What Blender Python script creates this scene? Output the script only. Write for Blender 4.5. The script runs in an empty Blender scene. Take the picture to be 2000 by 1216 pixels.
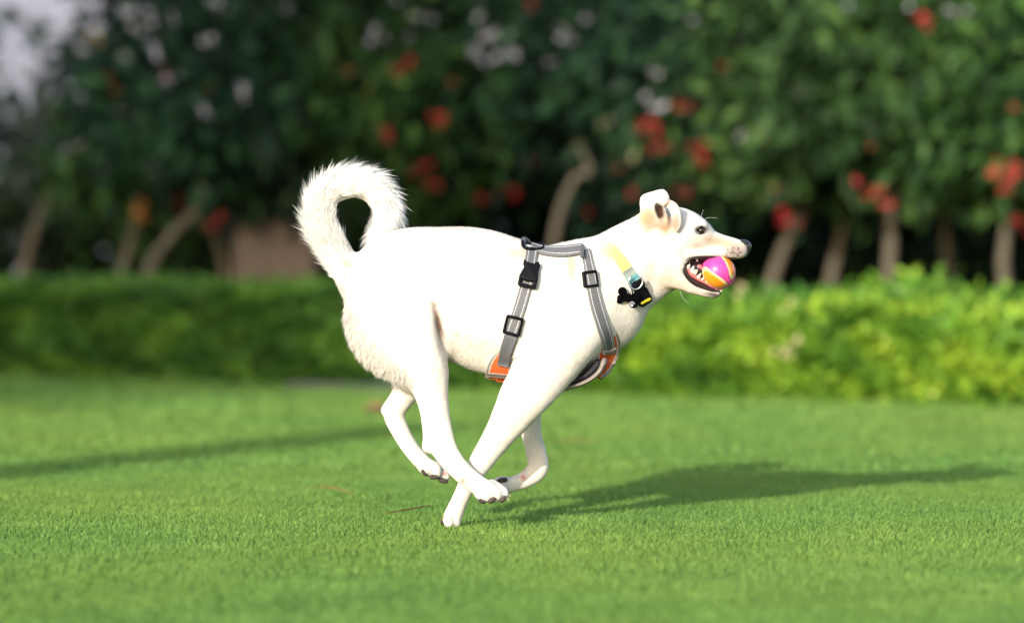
import bpy, math, random
import numpy as np
from mathutils import Vector
from mathutils.bvhtree import BVHTree
RNG = np.random.default_rng(7); random.seed(7)
SC = bpy.context.scene
# ------------------------------------------------------------ camera
F = 6300.0; D0 = 7.0; H = 0.654
PIT = math.atan(168.0 / F)
CAM = np.array([0.0, -D0, H])
cam_d = bpy.data.cameras.new('camera'); cam = bpy.data.objects.new('camera', cam_d); SC.collection.objects.link(cam)
cam.location = CAM; cam.rotation_euler = (math.pi / 2 - PIT, 0, 0)
cam_d.sensor_width = 36; cam_d.lens = F / 2000 * 36; cam_d.clip_end = 2000; cam_d.clip_start = 0.1
cam_d.dof.use_dof = True; cam_d.dof.focus_distance = D0 - 0.05; cam_d.dof.aperture_fstop = 1.5
SC.camera = cam
# ------------------------------------------------------------ sky, sun, exposure
AZ = math.radians(30); EL = math.radians(20.3)      # light travels towards +X sin(AZ), +Y cos(AZ), downwards
w = bpy.data.worlds.new("World"); SC.world = w; w.use_nodes = True
sky = w.node_tree.nodes.new('ShaderNodeTexSky'); sky.sky_type = 'NISHITA'; sky.sun_disc = False
sky.sun_elevation = EL; sky.sun_rotation = math.pi + AZ
sky.dust_density = 2.0; sky.air_density = 1.0
bg = w.node_tree.nodes['Background']; bg.inputs[1].default_value = 0.14
w.node_tree.links.new(sky.outputs[0], bg.inputs[0])
sl = bpy.data.lights.new('sun', 'SUN'); sl.energy = 2.6; sl.angle = math.radians(0.7); sl.color = (1, 0.94, 0.84)
sun = bpy.data.objects.new('sun', sl); SC.collection.objects.link(sun)
SD = Vector((math.sin(AZ) * math.cos(EL), math.cos(AZ) * math.cos(EL), -math.sin(EL)))
sun.rotation_euler = SD.to_track_quat('-Z', 'Y').to_euler()
SC.view_settings.view_transform = 'Standard'; SC.view_settings.look = 'None'
SC.view_settings.exposure = 1.4; SC.view_settings.gamma = 1

# ------------------------------------------------------------ projection helpers
CP, SP = math.cos(PIT), math.sin(PIT)
def ray(px, py):
    x = (px - 1000) / F; u = -(py - 608) / F
    return np.array([x, CP + u * SP, -SP + u * CP])
def P(px, py, Y=0.0):
    d = ray(px, py); return CAM + d * ((Y + D0) / d[1])
def G(px, py):
    d = ray(px, py); return CAM + d * (H / -d[2])
def proj(V):
    V = np.asarray(V, float) - CAM
    yc = V[..., 1] * CP - V[..., 2] * SP; zc = V[..., 1] * SP + V[..., 2] * CP
    return 1000 + F * V[..., 0] / yc, 608 - F * zc / yc

# ------------------------------------------------------------ object helpers
def tag(o, label=None, cat=None, group=None, kind=None):
    if label: o['label'] = label
    if cat: o['category'] = cat
    if group: o['group'] = group
    if kind: o['kind'] = kind
    return o
def empty(name, loc=(0, 0, 0)):
    o = bpy.data.objects.new(name, None); SC.collection.objects.link(o); o.location = loc; o.empty_display_size = .1
    return o
def build(name, V, Fa, m, parent=None, smooth=True, face_attr=None, col=None, uv=None):
    """V (n,3), Fa list of int arrays (each (k,3) or (k,4)); world coordinates"""
    V = np.asarray(V, np.float32)
    if not isinstance(Fa, (list, tuple)): Fa = [Fa]
    Fa = [np.asarray(f, np.int32) for f in Fa if len(f)]
    me = bpy.data.meshes.new(name)
    org = np.array(parent_org(parent), np.float32)
    V = V - org
    me.vertices.add(len(V)); me.vertices.foreach_set('co', V.ravel())
    idx = np.concatenate([f.ravel() for f in Fa]); me.loops.add(len(idx)); me.loops.foreach_set('vertex_index', idx)
    tot = np.concatenate([np.full(len(f), f.shape[1], np.int32) for f in Fa])
    st = np.concatenate([[0], np.cumsum(tot)[:-1]]).astype(np.int32)
    me.polygons.add(len(tot)); me.polygons.foreach_set('loop_start', st)
    me.update(calc_edges=True); 
    me.polygons.foreach_set('use_smooth', np.full(len(tot), smooth, bool))
    if face_attr is not None:
        a = me.attributes.new('rnd', 'FLOAT', 'FACE'); a.data.foreach_set('value', np.asarray(face_attr, np.float32))
    if col is not None:
        a = me.attributes.new('col', 'FLOAT_COLOR', 'POINT')
        c = np.ones((len(V), 4), np.float32); c[:, :3] = col; a.data.foreach_set('color', c.ravel())
    if uv is not None:
        l = me.uv_layers.new(name='UVMap'); l.data.foreach_set('uv', np.asarray(uv, np.float32)[idx].ravel())
    me.validate(); me.materials.append(m)
    o = bpy.data.objects.new(name, me); SC.collection.objects.link(o)
    if parent: o.parent = parent
    return o
def parent_org(p):
    v = Vector((0, 0, 0))
    while p: v = v + p.location; p = p.parent
    return v
def merge(parts):
    Vs, Fs, n = [], {3: [], 4: []}, 0
    for V, Fl in parts:
        if not isinstance(Fl, (list, tuple)): Fl = [Fl]
        for f in Fl:
            f = np.asarray(f)
            if len(f): Fs[f.shape[1]].append(f + n)
        Vs.append(V); n += len(V)
    return np.concatenate(Vs), [np.concatenate(v) for v in Fs.values() if v]

def nrm(a): return a / np.maximum(np.linalg.norm(a, axis=-1, keepdims=True), 1e-9)
def catmull(P_, n):
    P_ = np.asarray(P_, float)
    if len(P_) < 3: t = np.linspace(0, 1, n + 1)[:, None]; return P_[0] * (1 - t) + P_[-1] * t
    Q = np.vstack([2 * P_[0] - P_[1], P_, 2 * P_[-1] - P_[-2]]); out = []
    for i in range(1, len(Q) - 2):
        for t in np.arange(n) / n:
            a, b, c, d = Q[i - 1], Q[i], Q[i + 1], Q[i + 2]
            out.append(.5 * (2 * b + (c - a) * t + (2 * a - 5 * b + 4 * c - d) * t * t + (3 * b - a - 3 * c + d) * t ** 3))
    out.append(P_[-1]); return np.array(out)
def tube(pts, rad, ns=8, sm=4, jit=0.0):
    A = catmull(np.column_stack([pts, rad]), sm); p = A[:, :3]; r = np.maximum(A[:, 3], 1e-4)
    t = nrm(np.gradient(p, axis=0)); up = np.array([0.12, 1, 0.05]) if abs(t[0][1]) < .9 else np.array([1., 0, 0])
    e = nrm(np.cross(t, up)); f = np.cross(t, e)
    a = np.linspace(0, 2 * math.pi, ns, endpoint=False)
    rr = r[:, None] * (1 + jit * RNG.uniform(-1, 1, (len(p), ns)))
    V = p[:, None] + rr[..., None] * (np.cos(a)[None, :, None] * e[:, None] + np.sin(a)[None, :, None] * f[:, None])
    V = V.reshape(-1, 3); n = len(p)
    i, j = np.meshgrid(np.arange(n - 1), np.arange(ns), indexing='ij'); k = (j + 1) % ns
    Q = np.stack([i * ns + j, i * ns + k, (i + 1) * ns + k, (i + 1) * ns + j], -1).reshape(-1, 4)
    V = np.vstack([V, p[0], p[-1]]); b = n * ns; j = np.arange(ns); k = (j + 1) % ns
    T = np.vstack([np.stack([k, j, np.full(ns, b)], 1), np.stack([(n - 1) * ns + j, (n - 1) * ns + k, np.full(ns, b + 1)], 1)])
    return V, [Q, T]
def boxm(x0, x1, y0, y1, z0, z1):
    V = np.array([[x, y, z] for x in (x0, x1) for y in (y0, y1) for z in (z0, z1)], float)
    return V, [np.array([[0, 1, 3, 2], [4, 6, 7, 5], [0, 4, 5, 1], [2, 3, 7, 6], [0, 2, 6, 4], [1, 5, 7, 3]])]
def leaves(C, D, L, W, fold=.25):
    n = len(C); D = nrm(D); R = nrm(np.cross(D, RNG.normal(size=(n, 3)))); U = np.cross(D, R)
    L = np.broadcast_to(L, n)[:, None]; W = np.broadcast_to(W, n)[:, None]
    V = np.stack([C, C + D * L * .3 + R * W * .5 + U * W * fold, C + D * L * .72 + R * W * .4 + U * W * fold * .8,
                  C + D * L - U * L * .08, C + D * L * .72 - R * W * .4 + U * W * fold * .8, C + D * L * .3 - R * W * .5 + U * W * fold], 1).reshape(-1, 3)
    b = np.arange(n)[:, None] * 6
    Q = np.concatenate([b + [0, 1, 2, 3], b + [0, 3, 4, 5]], 1).reshape(-1, 4)
    return V, [Q]

# ------------------------------------------------------------ material helpers
class NT:
    def __init__(s, name):
        s.m = bpy.data.materials.new(name); s.m.use_nodes = True; s.t = s.m.node_tree; s.n = s.t.nodes
        s.b = s.n['Principled BSDF']; s.out = s.n['Material Output']
    def new(s, ty, **k):
        o = s.n.new(ty)
        for a, v in k.items():
            if a.startswith('i_'):
                key = a[2:]; key = int(key) if key.isdigit() else key.replace('_', ' ')
                if hasattr(v, 'is_linked'): s.t.links.new(v, o.inputs[key])
                else: o.inputs[key].default_value = v
            else: setattr(o, a, v)
        return o
    def link(s, a, b): s.t.links.new(a, b)
    def math(s, op, a, b=0.0, c=0.0):
        return s.new('ShaderNodeMath', operation=op, i_0=a, i_1=b, i_2=c).outputs[0]
    def ramp(s, fac, stops, interp='LINEAR'):
        r = s.new('ShaderNodeValToRGB'); s.link(fac, r.inputs[0]); e = r.color_ramp.elements; r.color_ramp.interpolation = interp
        while len(e) < len(stops): e.new(.5)
        for x, (p, c) in zip(e, stops): x.position = p; x.color = (*c, 1)
        return r.outputs[0]
    def mix(s, f, a, b):
        m = s.new('ShaderNodeMix', data_type='RGBA')
        for i, v in ((0, f), (6, a), (7, b)):
            if hasattr(v, 'is_linked'): s.link(v, m.inputs[i])
            else: m.inputs[i].default_value = v if i == 0 else (*v, 1)
        return m.outputs[2]
    def noise(s, scale, detail=3, vec=None, rough=.5):
        n = s.new('ShaderNodeTexNoise', i_Scale=scale, i_Detail=detail, i_Roughness=rough)
        if vec is None: vec = s.pos()
        s.link(vec, n.inputs['Vector']); return n.outputs['Fac']
    def pos(s):
        if not hasattr(s, '_p'): s._p = s.new('ShaderNodeNewGeometry').outputs['Position']
        return s._p
    def attr(s, name, out='Fac'): return s.new('ShaderNodeAttribute', attribute_name=name).outputs[out]
    def base(s, c, rough=.6, spec=.5):
        if hasattr(c, 'is_linked'): s.link(c, s.b.inputs['Base Color'])
        else: s.b.inputs['Base Color'].default_value = (*c, 1)
        s.b.inputs['Roughness'].default_value = rough; s.b.inputs['Specular IOR Level'].default_value = spec
    def bump(s, h, strength=.3, dist=.002):
        b = s.new('ShaderNodeBump', i_Strength=strength, i_Distance=dist, i_Height=h); s.link(b.outputs[0], s.b.inputs['Normal'])
    def translucent(s, c, f=.25):
        t = s.new('ShaderNodeBsdfTranslucent')
        if hasattr(c, 'is_linked'): s.link(c, t.inputs[0])
        else: t.inputs[0].default_value = (*c, 1)
        x = s.new('ShaderNodeMixShader', i_0=f); s.link(s.b.outputs[0], x.inputs[1]); s.link(t.outputs[0], x.inputs[2]); s.link(x.outputs[0], s.out.inputs[0])
def plain(name, c, rough=.6, spec=.5, var=.12, scale=60, bump=0, metal=0):
    t = NT(name); n = t.noise(scale, 3)
    t.base(t.mix(n, tuple(x * (1 - var) for x in c), tuple(min(x * (1 + var), 1) for x in c)), rough, spec)
    t.b.inputs['Metallic'].default_value = metal
    if bump: t.bump(n, .4, bump)
    return t.m
def leafmat(name, stops, tr=.25, rough=.5, spec=.3):
    t = NT(name); c = t.ramp(t.attr('rnd'), stops); t.base(c, rough, spec); t.translucent(c, tr); return t.m
def woodmat(name, a, b):
    t = NT(name); mp = t.new('ShaderNodeMapping'); t.link(t.pos(), mp.inputs[0]); mp.inputs['Scale'].default_value = (1, 1, .25)
    n = t.noise(40, 5, mp.outputs[0], .65); t.base(t.ramp(n, [(.3, a), (.7, b)]), .85, .2); t.bump(n, .6, .006); return t.m

# ------------------------------------------------------------ setting: lawn, soil, path
t = NT('lawn'); n1 = t.noise(1.1, 3); n2 = t.noise(90, 4)
c = t.mix(t.ramp(n1, [(.35, (0, 0, 0)), (.65, (1, 1, 1))]), (.045, .12, .018), (.09, .17, .025))
c = t.mix(t.math('MULTIPLY', n2, .6), c, (.02, .06, .01)); t.base(c, .9, .1); t.bump(n2, .8, .01); M_lawn = t.m
t = NT('soil'); n = t.noise(14, 5); t.base(t.ramp(n, [(.3, (.012, .009, .006)), (.7, (.035, .026, .018))]), .95, .1); t.bump(n, .8, .02); M_soil = t.m
M_pave = plain('pale paving', (.11, .11, .12), .85, .3, .2, 30, .002)
V = np.array([[-300, -300, 0], [300, -300, 0], [300, 600, 0], [-300, 600, 0]], float)
tag(build('ground', V, np.array([[0, 1, 2, 3]]), M_lawn, smooth=False), kind='structure')
# hedge line on the ground
HA, HB = G(0, 737), G(2000, 797); hd = nrm(HB - HA); hn = np.array([-hd[1], hd[0], 0.])
def HP(s, dpt, z): return HA + hd * s + hn * dpt + np.array([0, 0, z])
HL = np.linalg.norm(HB - HA)
s0 = np.dot(G(1110, 772) - HA, hd)          # where the dark hedge ends and the yellow-green one starts
V = np.array([HP(-9, .25, .004), HP(HL + 9, .25, .004), HP(HL + 9, 16, .004), HP(-9, 16, .004)])
tag(build('soil', V, np.array([[0, 1, 2, 3]]), M_soil, smooth=False), kind='structure')
sa, sb = np.dot(G(640, 750) - HA, hd), np.dot(G(880, 760) - HA, hd)
v, f = boxm(sa, sb, -.10, .14, -.02, .018)
V = np.array([HP(a, b, z) for a, b, z in v]); tag(build('path', V, f, M_pave, smooth=False), kind='structure')

# ------------------------------------------------------------ grass
TUFTS = [(*G(x, y)[:2], q) for x, y, q in ((905, 1037, .035), (780, 1062, .05), (772, 962, .03), (640, 1010, .05), (1010, 1045, .04), (520, 960, .06), (1140, 1080, .06), (680, 1120, .05))] + [(RNG.uniform(-1.8, 1.8), RNG.uniform(-1.7, 4), RNG.uniform(.04, .12)) for _ in range(40)]
def grass():
    out = []; rn = []
    for (y0, y1, dens, wd, hh) in ((-2.6, -0.9, 32000, .0021, .0095), (-.9, 1.6, 40000, .0018, .0112), (1.6, 3.6, 10000, .0040, .016), (3.6, 7.6, 3800, .007, .019)):
        xm = (y1 + D0) * 1000 / F * 1.3 + .5
        n = int(dens * (y1 - y0) * 2 * xm); x = RNG.uniform(-xm, xm, n); y = RNG.uniform(y0, y1, n)
        d = np.stack([x, y, 0 * x], 1) - HA; k = (d @ hn) < .12; x, y = x[k], y[k]; n = len(x)
        big = np.sin(x * 9 + 2 * np.sin(y * 7)) * np.sin(y * 8 + np.sin(x * 11)) * .5 + .5
        h = hh * RNG.uniform(.55, 1.15, n) * (.8 + .35 * big)
        tall = RNG.random(n) < .006; h = np.where(tall, h * 1.5, h)
        a = RNG.uniform(0, 2 * math.pi, n); lean = RNG.uniform(.2, 1.3, n) * h
        D = np.stack([np.cos(a) * lean, np.sin(a) * lean, h], 1)
        b = a + RNG.uniform(-.9, .9, n) + math.pi / 2; R = np.stack([np.cos(b), np.sin(b), 0 * b], 1) * (wd * RNG.uniform(.6, 1.2, n) / 2)[:, None]
        C = np.stack([x, y, 0 * x], 1); M = C + D * np.array([.32, .32, .6])
        V = np.stack([C - R, C + R, M + R * .8, M - R * .8, C + D * np.array([1, 1, .95])], 1)
        out.append(V); pt = np.zeros(n)
        for qx, qy, qr in TUFTS: pt = np.maximum(pt, np.clip(1.2 - np.hypot(x - qx, y - qy) / qr, 0, 1))
        rn.append(np.clip(.20 + .40 * RNG.random(n) + .20 * big + np.where(tall, .2, 0) + .4 * pt * RNG.random(n), 0, 1))
    V = np.concatenate(out); n = len(V); b = np.arange(n)[:, None] * 5; r = np.concatenate(rn)
    o = build('grass', V.reshape(-1, 3), [b + [0, 1, 2, 3], b + [3, 2, 4]], M_grass, face_attr=np.concatenate([r, r]))
    tag(o, 'short bright green lawn grass under the running dog', 'grass', kind='stuff')
t = NT('grass blades'); c = t.ramp(t.attr('rnd'), [(0, (.076, .155, .034)), (.5, (.152, .268, .054)), (.93, (.235, .355, .08)), (1, (.32, .38, .12))])
c2 = t.mix(t.ramp(t.noise(.9, 2), [(.35, (0, 0, 0)), (.7, (1, 1, 1))]), (.86, .97, .96), (1.12, 1.03, .92))
mm = t.new('ShaderNodeMix', data_type='RGBA', blend_type='MULTIPLY'); mm.inputs[0].default_value = 1; t.link(c, mm.inputs[6]); t.link(c2, mm.inputs[7])
t.base(mm.outputs[2], .55, .25); t.translucent(mm.outputs[2], .3); M_grass = t.m
grass()

# ------------------------------------------------------------ hedges
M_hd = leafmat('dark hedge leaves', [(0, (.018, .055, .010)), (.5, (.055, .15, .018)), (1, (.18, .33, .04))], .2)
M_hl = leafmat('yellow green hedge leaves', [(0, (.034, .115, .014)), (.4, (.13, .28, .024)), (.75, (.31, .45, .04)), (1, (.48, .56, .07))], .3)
M_core = plain('hedge twigs', (.03, .026, .014), .9, .1, .4, 25)
def hedge(name, a, b, ht, dep, mat, n, lsz, label, loose):
    e = empty(name, HP((a + b) / 2, dep / 2, 0)); tag(e, label, 'hedge')
    v, f = boxm(a + .08, b - .08, .12, dep - .12, .0, ht - .1)
    build('twigs', np.array([HP(*q) for q in v]), f, M_core, e, smooth=False)
    s = RNG.uniform(a, b, n); u = RNG.random(n); nz = lambda s, z: .5 * np.sin(s * 5.1 + 3 * z) + .3 * np.sin(s * 11 + 1) + .2 * np.sin(s * 23 + 9 * z)
    top = ht + loose * nz(s, 0) ; face = u < .55
    z = np.where(face, RNG.uniform(.0, 1, n) * top, top + RNG.normal(0, loose * .8, n) - np.abs(RNG.normal(0, .03, n)))
    dp = np.where(face, np.abs(RNG.normal(0, .05, n)) + loose * .8 * nz(s, z) - .01 + .05 * (np.sin(9 * s + 14 * z) > .3), RNG.uniform(0, dep, n))
    back = RNG.random(n) < .1; dp = np.where(face & back, dep - dp, dp)
    z = np.maximum(z, .01)
    C = HA + hd * s[:, None] + hn * dp[:, None]; C[:, 2] = z
    D = RNG.normal(size=(n, 3)) * .8 + np.where(face, 1, .3)[:, None] * (-hn) * np.where(back, -1, 1)[:, None] + np.array([0, 0, .5])
    V, Q = leaves(C, D, lsz * RNG.uniform(.6, 1.3, n), lsz * .55 * RNG.uniform(.7, 1.2, n))
    cl = .5 + .5 * np.sin(s * 7 + 5 * np.sin(z * 9)) * np.sin(z * 13 + 4 * np.sin(s * 3))
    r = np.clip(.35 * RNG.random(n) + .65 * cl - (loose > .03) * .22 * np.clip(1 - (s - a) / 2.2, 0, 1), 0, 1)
    build('foliage', V, Q, mat, e, smooth=False, face_attr=np.repeat(r, 2)); return e
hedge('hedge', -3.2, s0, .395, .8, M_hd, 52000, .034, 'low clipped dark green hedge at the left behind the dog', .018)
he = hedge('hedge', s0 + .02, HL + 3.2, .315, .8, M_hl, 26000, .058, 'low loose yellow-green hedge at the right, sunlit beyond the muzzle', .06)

# ------------------------------------------------------------ blossoms, and pale flecks standing for sky gaps
M_red = plain('red petals', (.33, .028, .028), .5, .3, .25, 40)
M_org = plain('orange petals', (.45, .18, .03), .5, .3, .2, 40)
M_wht = plain('white gap flecks and emblem', (.42, .41, .46), .5, .3, .08, 40)
M_crm = plain('cream petals and gap flecks', (.45, .37, .23), .5, .3, .1, 40)
def blossom_or_gap(parent, c, r, m):
    parts = []; k = RNG.integers(2, 5); off = RNG.normal(size=(k, 3)) * r * np.array([.75, .4, .6]); off[0] = 0
    for o_ in off:
        n = RNG.integers(6, 11); D = nrm(RNG.normal(size=(n, 3)) + np.array([0, -.5, .1])); q = r * RNG.uniform(.35, .85)
        parts.append(leaves(np.tile(c + o_, (n, 1)) + D * q * .1, D, q * RNG.uniform(.6, 1.3, n), q * .7, .15))
    build('blossom_or_gap', *merge(parts), m, parent, smooth=False)
for (x, y, r, m) in ((1450, 558, 13, M_crm), (1548, 592, 13, M_crm), (1535, 680, 16, M_crm), (1205, 640, 0, M_crm)):
    if r:
        dpt = ray(x, y); tt = np.dot(HA - CAM, hn) / np.dot(dpt, hn); q = CAM + dpt * tt * .985
        blossom_or_gap(he, q, r / F * tt * dpt[1] , m)

# ------------------------------------------------------------ trees
M_bk = woodmat('pale brown bark', (.055, .048, .034), (.135, .118, .085))
M_bkd = woodmat('dark bark', (.04, .032, .024), (.10, .08, .06))
ML = {  # dark and lit sets: shade and sunlight worked into the leaf colour
 'dark': leafmat('dark shaded leaves', [(0, (.004, .010, .006)), (.55, (.010, .030, .015)), (1, (.040, .11, .038))], .15, .6, .15),
 'mid': leafmat('mid green leaves', [(0, (.006, .018, .007)), (.5, (.020, .055, .014)), (1, (.065, .14, .028))], .2, .6, .15),
 'lit': leafmat('sunlit green leaves', [(0, (.010, .026, .008)), (.5, (.034, .078, .022)), (1, (.11, .20, .048))], .3, .6, .15),
 'gray': leafmat('grey green leaves', [(0, (.02, .03, .028)), (.6, (.05, .07, .06)), (1, (.12, .14, .12))], .2, .6, .15)}
def tree(name, Y, trunk, r0, cc, rad, nleaf, lsz, mat, label, cat='tree', group=None, bark=None, asp=.42, nclump=34, cmin=None, fw=0):
    """trunk: pixels of the trunk from low to high; cc: pixel of the crown centre; rad: radii in metres"""
    tp = [P(x, y, Y - fw) for x, y in trunk]
    a, b = tp[0], tp[1] if len(tp) > 1 else tp[0]
    g = a - (b - a) * (a[2] / max(b[2] - a[2], .2)) * .6; g[2] = 0
    tp = [g] + tp; ct = P(cc[0], cc[1], Y); tp.append(ct + np.array([0, 0, -.1]))
    r0 = r0 * .76; e = empty(name, g); tag(e, label, cat, group)
    rr = np.linspace(r0, r0 * .5, len(tp)); rr[0] *= 1.25
    parts = [tube(np.array(tp), rr, 10, 5, .06)]
    build('trunk', *merge(parts), bark or M_bk, e)
    rad = np.array(rad); cl = nrm(RNG.normal(size=(nclump, 3))) * (RNG.random((nclump, 1)) ** .45) * rad * .92 + ct
    if cmin is not None: cl[:, 2] = np.maximum(cl[:, 2], cmin + RNG.uniform(0, .25, nclump))
    lim = []
    for q in cl[:nclump // 2]:
        s = tp[-1] if fw > .4 else tp[-2] * .5 + tp[-1] * .5 if RNG.random() < .5 else tp[-2]
        mid = (s + q) / 2 + RNG.normal(0, .06, 3) + np.array([0, 0, .05])
        lim.append(tube(np.array([s, mid, q]), [r0 * .36, r0 * .22, r0 * .08], 5, 3))
    build('limb', *merge(lim), bark or M_bk, e)['kind'] = 'stuff'
    k = RNG.integers(0, nclump, nleaf); sp = rad.mean() * .26
    C = cl[k] + RNG.normal(size=(nleaf, 3)) * sp * np.array([1, 1, .8])
    if cmin is not None: C[:, 2] = np.where(C[:, 2] < cmin, cmin + RNG.normal(0, .09, nleaf) , C[:, 2])
    lsz = lsz * 1.15; D = RNG.normal(size=(nleaf, 3)) * .7 + nrm(C - cl[k]) * .5 + np.array([0, -.15, -.55])
    V, Q = leaves(C, D, lsz * RNG.uniform(.6, 1.25, nleaf), lsz * asp * RNG.uniform(.8, 1.2, nleaf))
    cr = RNG.random(nclump); r = np.clip(.55 * RNG.random(nleaf) + .45 * cr[k], 0, 1)
    build('crown', V, Q, ML[mat], e, smooth=False, face_attr=np.repeat(r, 2))
    return e, Y
GT = 'slender flowering trees behind the hedges'
TR = []
def T(*a, **k): TR.append(tree(*a, **k) + (a[4],))
T('flowering_tree', 9.6, [(50, 520), (75, 430), (115, 320)], .045, (110, 260), (.5, .5, .4), 330, .11, 'gray', 'sparse grey-green tree at the far left with a pale leaning trunk', group=GT)
T('flowering_tree', 9.2, [(240, 525), (262, 450), (270, 390)], .034, (255, 330), (.42, .5, .40), 1300, .10, 'mid', 'small low tree with an orange flower, left of the forked trunks', group=GT, fw=.45)
T('flowering_tree', 8.6, [(290, 530), (335, 460), (398, 385)], .040, (410, 225), (.58, .6, .52), 2700, .12, 'dark', 'dark tree on the trunk leaning most to the right, at the left', group=GT, fw=.5, cmin=.93)
T('flowering_tree', 9.3, [(437, 520), (420, 455), (400, 385)], .033, (560, 130), (.75, .6, .75), 5200, .12, 'dark', 'dark tree on the thin trunk leaning left beside the tan planter', group=GT, fw=.5, cmin=.93)
T('flowering_tree', 8.9, [(800, 520), (800, 400), (795, 330)], .04, (800, 190), (.75, .7, .75), 6500, .10, 'mid', 'dense tree with a bright red flower above the back of the dog', group=GT, cmin=.62)
T('flowering_tree', 9.0, [(1080, 490), (1098, 400), (1125, 345), (1150, 322)], .033, (1080, 150), (.75, .7, .75), 6200, .11, 'dark', 'dark tree on the grey trunk curving right above the shoulders of the dog', group=GT, fw=.95, cmin=.62)
T('flowering_tree', 8.5, [(1330, 520), (1325, 420), (1320, 360)], .04, (1330, 210), (.62, .6, .62), 4800, .10, 'dark', 'dark tree with a group of red flowers above the head of the dog', group=GT, cmin=.62)
T('flowering_tree', 8.2, [(1505, 560), (1545, 450), (1580, 380)], .042, (1560, 150), (.6, .6, .8), 4800, .10, 'lit', 'sunlit-toned green tree on the right-leaning trunk just beyond the nose', group=GT, cmin=.93)
T('flowering_tree', 8.4, [(1622, 560), (1640, 470), (1658, 390)], .042, (1720, 110), (.55, .6, .7), 4000, .11, 'lit', 'tree on the second trunk from the nose, with red flower near its top', group=GT, cmin=.93)
T('flowering_tree', 7.6, [(1735, 580), (1740, 480), (1745, 380)], .048, (1790, 230), (.6, .6, .75), 4600, .12, 'lit', 'tree on the thickest upright trunk at the right, red flowers beside the trunk', group=GT, cmin=.93)
T('flowering_tree', 8.2, [(1855, 580), (1850, 500), (1850, 400)], .042, (1900, 120), (.55, .6, .7), 4000, .11, 'mid', 'tree on the faint trunk between the upright one and the right edge', group=GT, cmin=.93)
T('flowering_tree', 7.4, [(1965, 590), (1960, 500), (1975, 400)], .045, (1990, 260), (.5, .6, .8), 4000, .12, 'mid', 'tree at the right edge with several red flowers low in its crown', group=GT, cmin=.93)
T('flowering_tree', 8.4, [(2210, 560), (2200, 460), (2195, 380)], .045, (2200, 200), (.6, .6, .8), 3000, .12, 'mid', 'tree just outside the right edge of the picture', group=GT, cmin=.93)
RED = [(865, 240, 26), (825, 325, 16), (850, 357, 14), (800, 125, 20), (755, 255, 15), (1325, 205, 19), (1285, 255, 25), (1255, 250, 19), (1275, 290, 20), (1380, 275, 17), (1370, 308, 18), (1350, 288, 15), (1005, 383, 15), (1710, 115, 29), (1815, 45, 32), (1905, 68, 22), (1705, 372, 25), (1730, 400, 20), (1535, 430, 18), (1940, 340, 26), (1990, 330, 20), (1955, 372, 20), (1990, 430, 22), (1510, 370, 15), (348, 370, 16), (345, 396, 13), (425, 440, 16), (216, 165, 13), (1230, 378, 13), (1345, 378, 14), (1030, 12, 22), (1980, 210, 15), (612, 290, 12), (690, 140, 12), (1300, 290, 14)]
WHT = [(300, 88, 24), (245, 112, 22), (290, 25, 24), (475, 180, 18), (490, 72, 18), (400, 220, 15), (940, 118, 20), (963, 65, 22), (992, 100, 22), (1100, 72, 18), (450, 18, 20), (1255, 190, 20), (1275, 207, 19), (1280, 130, 16), (1675, 165, 24), (1770, 22, 24), (1895, 20, 27), (1945, 98, 30), (1440, 268, 17), (205, 335, 20), (45, 140, 20), (730, 80, 14), (1350, 40, 14)]  # pale petal clusters added in place of bright sky gaps in the crowns
CRM = [(210, 275, 25), (258, 318, 18), (1245, 300, 13), (1135, 288, 12), (1437, 325, 13), (1185, 240, 16), (180, 30, 26), (190, 75, 24), (215, 300, 20)]  # cream clusters, likewise stand-ins for pale gaps
ORG = [(265, 350, 19), (270, 420, 20), (1490, 255, 14)]
rs = np.random.default_rng(21)
WHT += [(rs.uniform(130, 1150), rs.uniform(0, 170), rs.uniform(8, 17)) for _ in range(20)] + [(rs.uniform(20, 330), rs.uniform(20, 330), rs.uniform(10, 22)) for _ in range(22)] + [(rs.uniform(1200, 2000), rs.uniform(0, 330), rs.uniform(7, 13)) for _ in range(8)]  # more small stand-ins for sky gaps, densest at the upper left
RED += [(rs.uniform(180, 2000), rs.uniform(0, 420), rs.uniform(6, 11)) for _ in range(22)]
for lst, m in ((RED, M_red), (WHT, M_wht), (CRM, M_crm), (ORG, M_org)):
    for (x, y, r) in lst:
        e, Y, cc = min(TR, key=lambda q: (q[2][0] - x) ** 2 + .5 * (q[2][1] - y) ** 2)
        Yb = Y - (1.05 if x > 1600 and y < 330 else .8); blossom_or_gap(e, P(x, y, Yb), r / F * (Yb + D0) * .80, m)
# second row of tall dark trees
GB = 'tall dark trees in the row farther back'
BK = [(-520, 12.8, (1.1, .9, 1.3), 60, 'mid', 'just outside the left edge'), (-900, 12.8, (1.1, .9, 1.3), 60, 'mid', 'well outside the left edge'), (110, 13.4, (.9, .6, 1.0), 230, 'gray', 'sparse in front of the pale house'), (520, 13.0, (.7, .8, .9), 150, 'gray', 'behind the forked thin trunks'), (560, 12.2, (1.0, .9, 1.2), 110, 'dark', 'above the tan planter'), (820, 12.6, (1.1, .9, 1.3), 60, 'dark', 'behind the curled tail and hips'),
      (1060, 12.4, (1.1, .9, 1.3), 60, 'dark', 'behind the curving grey trunk'), (1300, 12.8, (1.1, .9, 1.3), 60, 'dark', 'behind the head of the dog'), (1530, 12.2, (1.1, .9, 1.3), 60, 'dark', 'beyond the nose of the dog'),
      (1770, 12.5, (1.1, .9, 1.3), 60, 'mid', 'behind the upright trunk at the right'), (2000, 12.6, (1.1, .9, 1.3), 60, 'mid', 'at the right edge'), (2240, 12.6, (1.1, .9, 1.3), 60, 'mid', 'outside the right edge')]
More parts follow.
